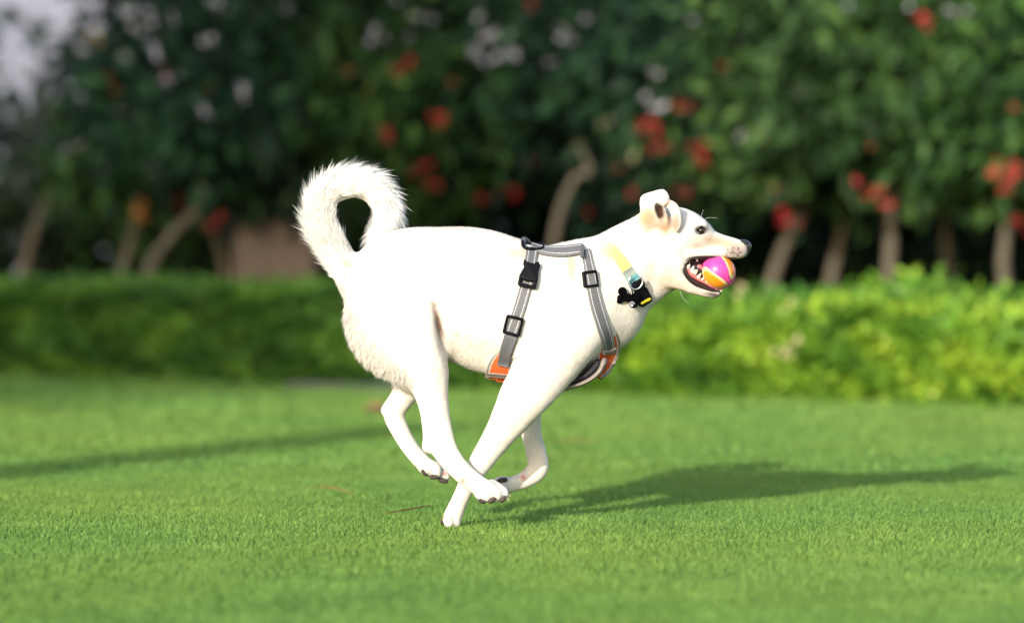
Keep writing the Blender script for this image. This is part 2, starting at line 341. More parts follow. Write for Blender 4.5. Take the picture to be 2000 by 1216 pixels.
for (x, Y, rad, cy, mt, wh) in BK:
    tree('background_tree', Y, [(x + 10, 520), (x, 420)], .08, (x, cy), rad, 260 if x == 110 else 5200, .17, mt, 'tall dark leafy tree of the back row ' + wh, group=GB, bark=M_bkd, nclump=46, cmin=.93)
# low shrubs closing the view under the crowns, leaves coloured for the shade there
M_shr = leafmat('shade dark shrub leaves', [(0, (.004, .008, .005)), (.6, (.009, .022, .009)), (1, (.03, .07, .015))], .1)
GS = 'dark rounded shrubs under the trees'
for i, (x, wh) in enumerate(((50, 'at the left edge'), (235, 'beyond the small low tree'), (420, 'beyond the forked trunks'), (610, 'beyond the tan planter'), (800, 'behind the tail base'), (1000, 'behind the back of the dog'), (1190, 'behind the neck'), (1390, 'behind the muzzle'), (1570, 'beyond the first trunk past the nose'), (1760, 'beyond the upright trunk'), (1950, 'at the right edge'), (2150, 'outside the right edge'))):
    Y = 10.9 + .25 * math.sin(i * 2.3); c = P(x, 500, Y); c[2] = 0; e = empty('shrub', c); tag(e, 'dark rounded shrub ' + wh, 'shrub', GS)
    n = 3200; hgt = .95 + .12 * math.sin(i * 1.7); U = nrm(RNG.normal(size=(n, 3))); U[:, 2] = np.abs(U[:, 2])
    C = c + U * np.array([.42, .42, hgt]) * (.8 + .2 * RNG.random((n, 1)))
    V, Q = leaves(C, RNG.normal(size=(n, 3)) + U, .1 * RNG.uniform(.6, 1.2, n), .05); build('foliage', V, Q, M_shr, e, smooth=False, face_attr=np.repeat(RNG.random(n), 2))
    st = [tube(np.array([c + [0, 0, .0], c + [a * .1, b * .1, .4], c + [a * .22, b * .22, .8]]), [.03, .02, .01], 5) for a, b in ((1, 0), (-1, .3), (.2, -1))]
    build('stem', *merge(st), M_bkd, e)

# tan tapered planter by the left trunks
t = NT('tan stone'); n = t.noise(35, 5); t.base(t.ramp(n, [(.3, (.085, .062, .047)), (.7, (.15, .115, .09))]), .9, .2); t.bump(n, .5, .004); M_tan = t.m
pc = P(540, 520, 8.6); pc[2] = 0; e = empty('planter', pc); tag(e, 'tan tapered stone planter standing behind the hedge left of the tail', 'planter')
def frust(c, w0, w1, z0, z1):
    V = []
    for wd, z in ((w0, z0), (w1, z1)):
        V += [[c[0] - wd, c[1] - wd, z], [c[0] + wd, c[1] - wd, z], [c[0] + wd, c[1] + wd, z], [c[0] - wd, c[1] + wd, z]]
    return np.array(V), [np.array([[3, 2, 1, 0], [4, 5, 6, 7], [0, 1, 5, 4], [1, 2, 6, 5], [2, 3, 7, 6], [3, 0, 4, 7]])]
build('tub', *frust(pc, .235, .18, 0, .66), M_tan, e, smooth=False)
build('rim', *frust(pc, .195, .195, .662, .69), M_tan, e, smooth=False)
n = 450; C = pc + np.array([0, -.05, .78]) + RNG.normal(size=(n, 3)) * [.2, .2, .07]  # dark leaves added to mimic the shade over the planter top
V, Q = leaves(C, RNG.normal(size=(n, 3)) + [0, -.2, -.3], .12, .035); build('foliage', V, Q, M_shr, e, smooth=False, face_attr=np.repeat(RNG.random(n), 2))

# pale building far behind at the left
M_wall = plain('lavender grey plaster', (.155, .165, .215), .9, .2, .06, 3)
M_tr = plain('cream trim', (.32, .27, .17), .8, .2, .06, 3)
t = NT('dark window glass'); t.base((.04, .05, .07), .1, .6); M_gl = t.m
M_roof = plain('grey roof', (.16, .15, .16), .8, .2, .2, 5)
bp = P(150, 500, 30.0); bx = bp[0]; e = empty('house', (bx, 30, 0)); tag(e, 'pale lavender-grey house with cream trim far behind the left trees', 'house')
def wallgrid():
    parts = []; ww = 5.0; cols = [(-4.3, -3.3), (-2.2, -1.2), (.2, 1.2), (2.4, 3.4)]; rows = [(.9, 2.3), (3.6, 5.0)]
    xs = [-ww]; 
    for a, b in cols: xs += [a, b]
    xs.append(ww); zs = [0, .9, 2.3, 3.6, 5.0, 6.0]
    for i in range(len(xs) - 1):
        for j in range(len(zs) - 1):
            if i % 2 == 1 and j in (1, 3): continue
            parts.append(boxm(bx + xs[i], bx + xs[i + 1], 30, 30.25, zs[j], zs[j + 1]))
    parts.append(boxm(bx - ww, bx + ww, 30.25, 37, 0, 6)); return merge(parts), cols, rows
(wv, cols, rows) = wallgrid(); build('wall', *wv, M_wall, e, smooth=False)
for a, b in cols:
    for z0, z1 in rows:
        fr = merge([boxm(bx + a + .003, bx + a + .08, 29.96, 30.2, z0 + .003, z1 - .003), boxm(bx + b - .08, bx + b - .003, 29.96, 30.2, z0 + .003, z1 - .003), boxm(bx + a + .082, bx + b - .082, 29.97, 30.2, z1 - .08, z1 - .003), boxm(bx + a + .082, bx + b - .082, 29.97, 30.2, z0 + .003, z0 + .08)])
        wo = build('window', *fr, M_tr, e, smooth=False)
        build('pane', *boxm(bx + a + .08, bx + b - .08, 30.08, 30.1, z0 + .08, z1 - .08), M_gl, wo, smooth=False)
V = np.array([[bx - 5.5, 29.4, 6.002], [bx + 5.5, 29.4, 6.002], [bx + 5.5, 37.6, 6.002], [bx - 5.5, 37.6, 6.002], [bx - 3, 33.5, 8], [bx + 3, 33.5, 8]])
build('roof', V, [np.array([[3, 2, 1, 0], [0, 1, 5, 4], [2, 3, 4, 5]]), np.array([[1, 2, 5], [3, 0, 4]])], M_roof, e, smooth=False)
for xx in (-2.75, 1.8): build('pillar', *tube(np.array([[bx + xx, 29.6, 0], [bx + xx, 29.6, 3], [bx + xx, 29.6, 6]]), [.16, .14, .16], 12), M_tr, e)

# shade tree and post standing behind the photographer: they cast the shade on the left and back of the garden
def SQ(s, q, z): return np.array([s * math.sin(AZ) + q * math.cos(AZ), s * math.cos(AZ) - q * math.sin(AZ), z])
g = SQ(-20, -7.6, 0); e = empty('shade_tree', g); tag(e, 'big tall tree behind the photographer, shading the left of the garden', 'tree')
build('trunk', *tube(np.array([g, SQ(-20, -7.5, 5), SQ(-20, -7.1, 10)]), [.35, .28, .15], 12), M_bkd, e)
ncl = 86; cl = nrm(RNG.normal(size=(ncl, 3))) * RNG.random((ncl, 1)) ** .4 * np.array([3.6, 3.6, 3.2]) + SQ(-20, -7.2, 11.4)
for i_ in range(18): cl[i_ * 4] = SQ(-20 + RNG.uniform(-1.5, 1.5), RNG.uniform(-10, -5.0), RNG.uniform(8.2, 8.9))
build('limb', *merge([tube(np.array([SQ(-20, -7.3, 8), (SQ(-20, -7.3, 8.6) + q) / 2, q]), [.12, .07, .03], 5) for q in cl[:30]]), M_bkd, e)
n = 27000; k = RNG.integers(0, ncl, n); C = cl[k] + RNG.normal(size=(n, 3)) * .62
V, Q = leaves(C, RNG.normal(size=(n, 3)), .26, .15); build('crown', V, Q, ML['mid'], e, smooth=False, face_attr=np.repeat(RNG.random(n), 2))
g = SQ(-10, -1.9, 0); e = empty('post', g); tag(e, 'slender wooden post behind the photographer whose long shadow crosses the lawn', 'post')
build('shaft', *tube(np.array([g, g + [0, 0, 2], g + [0, 0, 4.65]]), [.16, .155, .15], 12), M_bkd, e)
build('cap', *tube(np.array([g + [0, 0, 4.652], g + [0, 0, 4.69], g + [0, 0, 4.72]]), [.19, .19, .1], 12), M_bk, e)

# ------------------------------------------------------------ implicit-surface modeller
PX = 1 / 900.0
class Field:
    def __init__(s, lo, hi, h):
        s.h = h; s.lo = np.array(lo, float); s.n = np.ceil((np.array(hi) - s.lo) / h).astype(int) + 1
        s.f = np.full(s.n, .2, np.float32)
    def box(s, lo, hi):
        a = np.clip(np.floor((lo - s.lo) / s.h).astype(int), 0, s.n); b = np.clip(np.ceil((hi - s.lo) / s.h).astype(int) + 1, 0, s.n)
        sl = tuple(slice(x, y) for x, y in zip(a, b))
        if min(b - a) <= 0: return None
        g = [(s.lo[i] + s.h * np.arange(a[i], b[i])).astype(np.float32) for i in range(3)]
        return sl, g[0][:, None, None], g[1][None, :, None], g[2][None, None, :]
    def chain(s, nodes, k=.02, sub=4, op='add', raw=False):
        """nodes: (px, py, Y, half-thickness px, lateral half-width m)"""
        N = []
        for (px, py, Y, a, b) in nodes:
            p = P(px, py, Y); N.append([p[0], p[1], p[2], a / F * (Y + D0), b])
        N = catmull(N, sub) if len(N) > 1 else np.array([N[0], N[0]])
        N[:, 3:] = np.maximum(N[:, 3:], .0015)
        R = N[:, 3:].max(1); pad = k + .012
        r = s.box((N[:, :3] - R[:, None]).min(0) - pad, (N[:, :3] + R[:, None]).max(0) + pad)
        if r is None: return
        sl, X, Yg, Z = r
        o = [q.start for q in sl]; D = np.full(s.f[sl].shape, .2, np.float32)
        for i in range(len(N) - 1):
            p0, p1 = N[i, :3], N[i + 1, :3]; ax = p1 - p0; L = np.linalg.norm(ax)
            d = ax / L if L > 1e-7 else np.array([1., 0, 0])
            e = np.array([0, 1., 0]) - d[1] * d; e /= max(np.linalg.norm(e), 1e-6); n = np.cross(d, e)
            rr = max(R[i], R[i + 1])
            q = s.box(np.minimum(p0, p1) - rr - pad, np.maximum(p0, p1) + rr + pad)
            if q is None: continue
            sq, x, y, z = q; x = x - p0[0]; y = y - p0[1]; z = z - p0[2]
            al = x * d[0] + y * d[1] + z * d[2]; t = np.clip(al / max(L, 1e-7), 0, 1); al = al - t * L
            u = x * n[0] + y * n[1] + z * n[2]; v = x * e[0] + y * e[1] + z * e[2]
            a = N[i, 3] * (1 - t) + N[i + 1, 3] * t; b = N[i, 4] * (1 - t) + N[i + 1, 4] * t
            g = (np.sqrt((u * u + al * al) / (a * a) + v * v / (b * b)) - 1) * np.minimum(a, b)
            loc = tuple(slice(max(w.start - oo, 0), w.stop - oo) for w, oo in zip(sq, o))
            # clip g to the chain's box
            cut = tuple(slice(max(oo - w.start, 0), None) for w, oo in zip(sq, o)); g = g[cut]
            tgt = D[loc]; g = g[:tgt.shape[0], :tgt.shape[1], :tgt.shape[2]]
            D[loc] = np.minimum(tgt, g)
        f = s.f[sl]
        if op == 'add':
            h = np.maximum(k - np.abs(f - D), 0) / k; s.f[sl] = np.minimum(f, D) - h * h * k / 4
        else:
            h = np.maximum(k - np.abs(f + D), 0) / k; s.f[sl] = np.maximum(f, -D) + h * h * k / 4
    def mesh(s, smooth=1):
        f = s.f; sg = f < 0
        c = [(i, j, k) for i in (0, 1) for j in (0, 1) for k in (0, 1)]
        nx, ny, nz = s.n
        cs = lambda A, o: A[o[0]:nx - 1 + o[0], o[1]:ny - 1 + o[1], o[2]:nz - 1 + o[2]]
        cnt = np.zeros((nx - 1, ny - 1, nz - 1), np.int8)
        for o in c: cnt += cs(sg, o)
        act = (cnt > 0) & (cnt < 8); I = np.argwhere(act); idm = np.full(act.shape, -1, np.int32); idm[act] = np.arange(len(I))
        vals = np.stack([f[I[:, 0] + o[0], I[:, 1] + o[1], I[:, 2] + o[2]] for o in c], 1)
        acc = np.zeros((len(I), 3)); m = np.zeros(len(I))
        for a in range(8):
            for b in range(a + 1, 8):
                if sum(abs(c[a][q] - c[b][q]) for q in range(3)) != 1: continue
                va, vb = vals[:, a], vals[:, b]; x = (va < 0) != (vb < 0); t = np.where(x, va / np.where(x, va - vb, 1), 0)
                acc += np.where(x[:, None], np.array(c[a]) + t[:, None] * (np.array(c[b]) - np.array(c[a])), 0); m += x
        V = s.lo + s.h * (I + acc / m[:, None]); Q = []
        for ax in range(3):
            b_, c_ = (ax + 1) % 3, (ax + 2) % 3
            A = np.take(sg, range(s.n[ax] - 1), ax); B = np.take(sg, range(1, s.n[ax]), ax)
            E = np.argwhere(A != B); E = E[(E[:, b_] > 0) & (E[:, c_] > 0) & (E[:, b_] < s.n[b_] - 1) & (E[:, c_] < s.n[c_] - 1)]
            fl = sg[E[:, 0], E[:, 1], E[:, 2]]; ub = np.zeros(3, int); ub[b_] = 1; uc = np.zeros(3, int); uc[c_] = 1
            g = lambda K: idm[K[:, 0], K[:, 1], K[:, 2]]
            q = np.stack([g(E - ub - uc), g(E - uc), g(E), g(E - ub)], 1); q[~fl] = q[~fl][:, ::-1]; Q.append(q)
        Q = np.concatenate(Q)
        for _ in range(smooth):
            S = np.zeros_like(V); k = np.zeros(len(V))
            for a in range(4):
                for b in ((a + 1) % 4, (a - 1) % 4):
                    np.add.at(S, Q[:, a], V[Q[:, b]]); np.add.at(k, Q[:, a], 1)
            V = V * .5 + .5 * S / np.maximum(k, 1)[:, None]
        return V, Q
def blob(chains, h=.0016, k=.004, carve=()):
    """small organic part from chains"""
    A = []
    for ch in list(chains):
        for (px, py, Y, a, b) in ch: p = P(px, py, Y); r = max(a * PX, b) + .008; A += [p - r, p + r]
    A = np.array(A); fd = Field(A.min(0), A.max(0), h)
    for ch in chains: fd.chain(ch, k)
    for ch in carve: fd.chain(ch, .003, op='cut')
    return fd.mesh(1)

# ------------------------------------------------------------ the dog: one continuous body
lo = P(575, 1045, 0); hi = P(1480, 320, 0)
FD = Field([lo[0], -.155, -.004], [hi[0], .155, hi[2] + .01], .0026)
c = FD.chain
# trunk
TORSO = [(748, 554, 0, 76, .070), (795, 547, 0, 100, .085), (860, 556, 0, 113, .086), (920, 577, 0, 133, .088), (980, 598, 0, 136, .092), (1040, 612, 0, 133, .098), (1090, 609, 0, 127, .096), (1135, 592, 0, 112, .086), (1172, 580, 0, 94, .074)]
c(TORSO, .02, 5)
# neck and throat
c([(1140, 560, 0, 86, .070), (1190, 535, 0, 77, .062), (1235, 507, 0, 74, .056), (1275, 480, 0, 66, .054)], .03, 5)
c([(1180, 600, 0, 62, .055), (1200, 625, 0, 42, .04)], .03)
c([(1205, 560, 0, 50, .04), (1255, 560, 0, 38, .035), (1300, 547, 0, 26, .03)], .02)
# skull, cheek, muzzle
c([(1290, 452, 0, 50, .052), (1325, 452, 0, 47, .056), (1352, 461, 0, 41, .048), (1376, 472, 0, 29, .034), (1400, 479, 0, 24, .026), (1428, 485, 0, 21.5, .023), (1443, 486.5, 0, 18, .021)], .015, 5)
c([(1352, 432, -.020, 11, .013), (1371, 440, -.026, 9, .011)], .012); c([(1352, 432, .020, 11, .013), (1371, 440, .026, 9, .011)], .012)
for sgn in (-1, 1): c([(1300, 500, .030 * sgn, 34, .024), (1318, 512, .030 * sgn, 22, .018)], .02)
for sgn in (-1, 1):  # upper lips
    c([(1345, 495, .030 * sgn, 9, .009), (1380, 494, .024 * sgn, 8, .009), (1420, 492, .017 * sgn, 9, .010), (1446, 491, .011 * sgn, 10, .010)], .01)
# lower jaw: two rami joined at the chin
for sgn in (-1, 1):
    c([(1300, 530, .030 * sgn, 26, .018), (1325, 548, .030 * sgn, 17, .012), (1350, 562, .024 * sgn, 9, .009), (1378, 571, .016 * sgn, 7.5, .008), (1400, 574, .008 * sgn, 6.5, .009)], .01)
c([(1345, 567, 0, 6, .024), (1390, 576, 0, 4.5, .014)], .01)
# near hind leg
c([(756, 566, -.040, 82, .052), (774, 628, -.052, 97, .050), (799, 670, -.058, 77, .046), (823, 708, -.062, 55, .040), (838, 748, -.064, 38, .033), (848, 795, -.068, 28, .025)], .02, 5)
c([(848, 795, -.068, 28, .025), (856, 845, -.076, 28.5, .020), (872, 884, -.084, 24.5, .018), (900, 919, -.092, 20.5, .017), (930, 944, -.098, 19.5, .018), (950, 957, -.100, 20, .020)], .005, 5)
for (x, y, Y, a) in ((947, 968, -.117, 13), (964, 966, -.107, 16), (979, 963, -.094, 15), (968, 955, -.083, 15)): c([(x - 8, y - 5, Y, a, .010), (x, y, Y, a, .011)], .007)
# far hind leg
c([(800, 600, .045, 80, .045), (815, 680, .055, 55, .040), (812, 732, .060, 36, .032), (790, 772, .062, 24, .024), (770, 806, .064, 21, .017), (783, 843, .065, 18, .016), (806, 880, .066, 16.5, .015), (832, 908, .067, 16.5, .017), (848, 916, .067, 16, .020)], .02, 5)
c([(836, 872, -.084, 12, .012), (846, 850, -.078, 14, .013)], .012); c([(752, 800, .064, 7, .010), (775, 780, .063, 12, .012)], .012)
for (x, y, Y, a) in ((832, 917, .050, 11), (850, 924, .058, 12), (867, 930, .072, 12), (862, 922, .085, 12)): c([(x - 6, y - 5, Y, a, .009), (x, y, Y, a, .010)], .006)
# near foreleg with shoulder
c([(1130, 560, -.062, 62, .034), (1120, 636, -.072, 58, .036), (1086, 686, -.074, 52, .036)], .03, 5)
c([(1096, 676, -.074, 50, .037), (1064, 722, -.076, 54, .038), (1028, 768, -.080, 50, .036), (998, 815, -.072, 37, .029)], .02, 5)
c([(998, 815, -.072, 37, .029), (966, 862, -.062, 28, .022), (938, 903, -.050, 23, .018), (917, 938, -.045, 18.5, .016), (900, 972, -.044, 16.5, .016), (887, 1002, -.044, 18, .018), (882, 1014, -.044, 18, .020)], .005, 5)
for (x, Y, a) in ((876, -.064, 10), (887, -.052, 12), (888, -.036, 12), (878, -.024, 10)): c([(x - 2, 1014, Y, a, .010), (x + 1, 1022, Y, a * .9, .010)], .006)
# far foreleg
c([(1090, 690, .062, 50, .036), (1050, 740, .068, 38, .032), (1034, 790, .070, 27, .026), (1037, 840, .070, 20, .019), (1046, 880, .070, 20, .017), (1051, 912, .070, 20.5, .017), (1034, 931, .070, 18, .016), (1010, 942, .070, 15.5, .015), (992, 948, .070, 15, .018)], .012, 6)
for (x, y, Y, a) in ((973, 950, .054, 10), (974, 941, .064, 11), (978, 940, .078, 11), (984, 948, .088, 10)): c([(x + 8, y + 1, Y, a, .009), (x, y, Y, a, .009)], .006)
# tail
TAIL = [(702, 556, 0, 38, .034), (668, 512, 0, 31, .028), (641, 460, 0, 29, .024), (629, 418, 0, 26, .022), (639, 382, 0, 25, .021), (667, 365, 0, 25, .021), (700, 361, .004, 25, .021), (730, 374, .012, 25, .020), (748, 402, .022, 22, .018), (748, 434, .034, 20, .017), (736, 462, .044, 19, .015), (728, 490, .048, 14, .012)]
c(TAIL, .012, 6)
# flank fold: hollow between thigh and belly
c([(851, 600, -.106, 5, .028), (858, 640, -.106, 7, .042), (868, 678, -.102, 8, .032), (884, 715, -.10, 9, .030)], .015, op='cut')
# muscles
c([(940, 560, -.072, 60, .020), (1020, 600, -.082, 60, .020)], .03)
# eye sockets, ears
for sgn in (-1, 1): c([(1368, 450, .052 * sgn, 9, .014)], .006, op='cut')
def ear(sg, dx, dy):
    n = lambda L: [(x + dx, y + dy, sg * Y, a, b) for x, y, Y, a, b in L]
    c(n([(1262, 438, .046, 15, .014), (1270, 415, .058, 19, .014), (1284, 401, .066, 14, .012), (1299, 394, .072, 8, .010)]), .012)
    c(n([(1290, 428, .056, 18, .013), (1297, 438, .052, 11, .011)]), .01)
    c(n([(1301, 397, .070, 9, .0045), (1312, 408, .071, 15, .0042), (1319, 424, .070, 12.5, .0042), (1322, 438, .068, 9.5, .004), (1322, 449, .065, 5, .004)]), .004)
    c(n([(1285, 404, .082, 6, .016), (1289, 414, .078, 8, .016), (1294, 424, .073, 7, .012), (1299, 431, .070, 5, .008)]), .004, op='cut')
ear(-1, 0, 0)
c([(1301, 404, -.078, 2.5, .010), (1307, 418, -.076, 3, .012), (1310, 434, -.072, 3.5, .012), (1312, 450, -.068, 4, .010)], .003, op='cut')
# far ear, standing up behind the skull
c([(1270, 425, .045, 20, .016), (1271, 400, .060, 20, .014), (1274, 394, .066, 14, .010)], .010)
c([(1258, 398, .062, 8, .008), (1258, 386, .066, 6, .008), (1277, 380, .070, 7, .007), (1294, 375, .072, 6, .006)], .005)
c([(1280, 392, .062, 12, .012), (1298, 388, .064, 8, .008)], .006)
c([(1290, 380, .068, 7, .007), (1299, 378, .064, 5, .005), (1304, 392, .062, 4.5, .004)], .006)
BV, BQ = FD.mesh(2); del FD.f
def face_n(V, Q):
    n = np.cross(V[Q[:, 2]] - V[Q[:, 0]], V[Q[:, 3]] - V[Q[:, 1]]); return n
def vert_n(V, Q):
    n = face_n(V, Q); N = np.zeros_like(V)
    for a in range(4): np.add.at(N, Q[:, a], n)
    return nrm(N)
BN = vert_n(BV, BQ)
if np.mean(np.sum(BN * (BV - BV.mean(0)), 1)) < 0: BQ = BQ[:, ::-1]; BN = -BN
def seg_d(px, py, pts):
    d = np.full(px.shape, 1e9)
    for (x0, y0), (x1, y1) in zip(pts[:-1], pts[1:]):
        L = (x1 - x0) ** 2 + (y1 - y0) ** 2; t = np.clip(((px - x0) * (x1 - x0) + (py - y0) * (y1 - y0)) / max(L, 1e-6), 0, 1)
        d = np.minimum(d, np.hypot(px - x0 - t * (x1 - x0), py - y0 - t * (y1 - y0)))
    return d
def body_col(V):
    px, py = proj(V); C = np.tile(np.array([.585, .55, .50]), (len(V), 1))
    def spot(x, y, rx, ry, col, s=1.0, ang=0, near=None):
        nonlocal C
        a = math.radians(ang); dx, dy = px - x, py - y; u = (dx * math.cos(a) + dy * math.sin(a)) / rx; v = (-dx * math.sin(a) + dy * math.cos(a)) / ry
        m = np.clip(1.35 - np.hypot(u, v) * 1.0, 0, 1) * s; m = np.clip(m, 0, 1)
        if near is not None: m = m * (V[:, 1] < near)
        C = C * (1 - m[:, None]) + np.array(col) * m[:, None]
    tan = (.42, .27, .17)
    spot(1265, 425, 22, 26, tan, 1.); spot(1300, 440, 16, 26, tan, .9); spot(1310, 395, 20, 12, tan, .5); spot(1320, 436, 9, 20, (.26, .14, .09), .75)  # tan ear markings; the last spot paints shading on the lower flap
    spot(1195, 495, 34, 14, tan, .8, 30); spot(1115, 520, 14, 32, tan, .7); spot(1040, 495, 60, 12, tan, .45); spot(890, 442, 60, 7, tan, .45)
    spot(1405, 472, 46, 11, tan, .8, 10); spot(1440, 490, 26, 14, (.20, .14, .13), .8); spot(1362, 478, 12, 8, (.36, .25, .18), .45)
    spot(1370, 449, 13, 8.5, (.03, .02, .02), 1.3, -8); spot(1346, 562, 60, 12, tan, .5, 20); spot(1300, 545, 30, 30, tan, .45); spot(1262, 540, 14, 50, tan, .35, 20)
    spot(1393, 575, 20, 5, (.05, .035, .035), .9, 10)
    # inner ear
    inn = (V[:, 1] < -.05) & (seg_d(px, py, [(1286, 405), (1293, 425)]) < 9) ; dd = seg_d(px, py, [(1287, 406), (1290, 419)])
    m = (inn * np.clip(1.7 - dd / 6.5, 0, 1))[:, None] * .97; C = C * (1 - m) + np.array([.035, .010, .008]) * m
    # flank crease with its shade painted into the coat, then pinkish skin
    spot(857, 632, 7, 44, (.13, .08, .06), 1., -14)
    for (x, y, r) in ((905, 938, 7), (1018, 915, 7), (1022, 932, 6), (886, 955, 5), (866, 1010, 5), (868, 925, 5)): spot(x, y, r, r, (.55, .20, .16), .9)
    spot(960, 860, 22, 14, tan, .2); spot(676, 512, 14, 16, tan, .3)
    # bare whisker dots on the muzzle
    rs = np.random.default_rng(3)
    for i in range(22):
        x = rs.uniform(1418, 1452); y = rs.uniform(482, 500)
        spot(x, y, 1.5, 1.5, (.03, .02, .02), .9)
    # mouth interior
    m = (seg_d(px, py, [(1345, 523), (1395, 535)]) < 26) & (np.abs(V[:, 1]) < .022) & (px > 1338) & (py > 499) & (py < 569)
    C[m] = (.06, .018, .018)
    return C
t = NT('short cream coat'); n = t.noise(55, 3); n2 = t.noise(420, 2)
c_ = t.mix(t.math('MULTIPLY', n, .35), t.attr('col', 'Color'), (.60, .50, .40)); mm = t.new('ShaderNodeMix', data_type='RGBA', blend_type='MULTIPLY'); mm.inputs[0].default_value = 1
t.link(t.attr('col', 'Color'), mm.inputs[6]); t.link(t.ramp(n, [(.3, (.88, .86, .84)), (.6, (1, 1, 1))]), mm.inputs[7]); t.base(mm.outputs[2], .8, .06); mp = t.new('ShaderNodeMapping'); t.link(t.pos(), mp.inputs[0]); mp.inputs['Scale'].default_value = (.22, 1, .8); n2 = t.noise(330, 3, mp.outputs[0])
t.bump(n2, .35, .0022); M_coat = t.m
t = NT('fur strands'); t.base(t.attr('col', 'Color'), .7, .15); t.translucent(t.attr('col', 'Color'), .25); M_fur = t.m
dog = empty('dog', P(882, 1033, -.045) * [1, 1, 0]); tag(dog, 'white short-haired dog with curled bushy tail galloping over the lawn, ball in its mouth', 'dog')
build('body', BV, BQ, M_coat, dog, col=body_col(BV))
BVH = BVHTree.FromPolygons([tuple(v) for v in BV.tolist()], BQ.tolist())
FT = Field([-.35, -.12, .2], [.25, .12, .68], .005); FT.chain(TORSO, .02, 5); TV, TQ = FT.mesh(1); TBVH = BVHTree.FromPolygons([tuple(v) for v in TV.tolist()], TQ.tolist()); TORSO_ONLY = [False]

# ------------------------------------------------------------ fur
STRAPS = {
 'girth': [(1040, 484), (1035, 520), (1030, 548), (1018, 592), (1004, 634), (995, 660)],
 'breast': [(1143, 488), (1150, 520), (1155, 545), (1164, 590), (1176, 632), (1187, 668), (1189, 690)],
 'back': [(1036, 482), (1062, 491), (1100, 493), (1140, 488)]}
COLLAR = [(1183, 472), (1198, 488), (1212, 508), (1226, 530), (1238, 548), (1250, 566), (1263, 590)]
def fur():
    fn = face_n(BV, BQ); A = np.linalg.norm(fn, axis=1) / 2; cen = BV[BQ].mean(1); fn = nrm(fn)
    px, py = proj(cen)
    tl = np.array([(a, b) for a, b, *_ in TAIL]); dt = seg_d(px, py, [tuple(q) for q in tl])
    tail = (dt < 46) & (py < 500) & (px < 800) & ~((px > 690) & (py > 452 - 0.25 * (px - 690)) & (cen[:, 1] < .02)) | ((px < 672) & (py < 545))
    thigh = (px < 815 - (py > 700) * 0) & (py > 590) & (py < 762) & (-fn[:, 0] + .8 * -fn[:, 2] > .25)
    rump = (px < 700) & (py > 500) & (py < 600) & ~tail
    belly = (fn[:, 2] < -.35) & (px > 860) & (px < 1260) & (py > 560) & (py < 775)
    legb = (py > 760) & ~belly
    head = px > 1240
    L = np.full(len(A), .0075); L[legb] = .0035; L[head] = .0035; L[(px > 1150) & (px < 1300) & (py > 560)] = .006; L[(px > 1230) & (px < 1275) & (py > 440)] = .006
    sm = lambda x: np.clip(x, 0, 1) ** 2 * (3 - 2 * np.clip(x, 0, 1))
    back = sm((-fn[:, 0] + .8 * -fn[:, 2] - .05) / .75) * sm((830 - px) / 60) * sm((py - 560) / 60) * sm((775 - py) / 25)
    L = L + (.017 - .0075) * back; thigh = back > .3
    L[belly] = .009; L[rump] = .011; L[tail] = .028
    dens = np.full(len(A), .9e5); dens = dens * (1 + 1.2 * back); dens[belly] = 1.4e5; dens[tail] = 3.4e5; dens[legb | head] = .6e5; dens[rump] = 1.6e5
    ok = (px < 1325) & ~((px > 1268) & (px < 1310) & (py < 440) & (py > 395)) & ~(py > 1015)
    for k, q in STRAPS.items(): ok &= ~((seg_d(px, py, q) < 11) & (L < .02))
    ok &= ~((seg_d(px, py, COLLAR) < 12)); ok &= ~((px > 1150) & (px < 1212) & (py > 625) & (py < 740)) & ~((px > 945) & (px < 1000) & (py > 690))
    ex = A * dens * ok; cnt = RNG.poisson(ex * 1.7); idx = np.repeat(np.arange(len(A)), cnt); n = len(idx)
    w_ = RNG.dirichlet([1, 1, 1, 1], n); R = np.einsum('ij,ijk->ik', w_, BV[BQ[idx]]); N = fn[idx]
    # flow of the coat
    flow = np.tile(np.array([-1., 0, -.35]), (n, 1)); px, py = px[idx], py[idx]; Lg = L[idx] * RNG.uniform(.55, 1.2, n)
    flow[legb[idx]] = (-.1, 0, -1)
    flow[(thigh | rump)[idx]] = (-.45, 0, -1)
    hd = head[idx]; flow[hd] = (-1, 0, .1)
    tm = tail[idx]; tw = np.array([P(a, b, y) for a, b, y, *_ in TAIL]); td = nrm(np.gradient(tw, axis=0))
    j = np.argmin(((R[tm][:, None] - tw[None]) ** 2).sum(-1), 1); flow[tm] = td[j]
    lift = np.where(tm, .40 + .38 * np.clip((540 - py) / 60, 0, 1), .25 + .35 * back[idx]); 
    # the inside of the curl is short-haired
    ctr = P(690, 440, 0); inner = tm & (np.sum(N * nrm(ctr - R), 1) > .25) & (py < 520) ; Lg = np.where(tm, Lg * (.30 + .70 * np.clip((560 - py) / 90, 0, 1)), Lg)
    Lg = np.where(inner, Lg * .16, Lg)
    outer = tm & (np.sum(N * nrm(ctr - R), 1) < -.5); Lg = np.where(outer, Lg * RNG.uniform(.85, 1.55, n), Lg)
    Lg = np.where(tm & (px > 735) & (py > 400), Lg * 1.25, Lg)
    clump = np.sin(R[:, 0] * 310 + 3 * np.sin(R[:, 2] * 190)) + np.sin(R[:, 2] * 280 + 2 * np.sin(R[:, 1] * 250))
    Lg = Lg * (1 + np.where(tm | thigh[idx], .16, .0) * clump)
    flow = nrm(flow - N * np.sum(flow * N, 1)[:, None]); D0_ = nrm(flow + N * lift[:, None] + RNG.normal(size=(n, 3)) * .19)
    D1 = nrm(D0_ + flow * .45 + np.array([0, 0, -.12]) + RNG.normal(size=(n, 3)) * .08)
    S = nrm(np.cross(D0_, N + RNG.normal(size=(n, 3)) * .25)); wd = (.00038 + Lg * .009)[:, None]
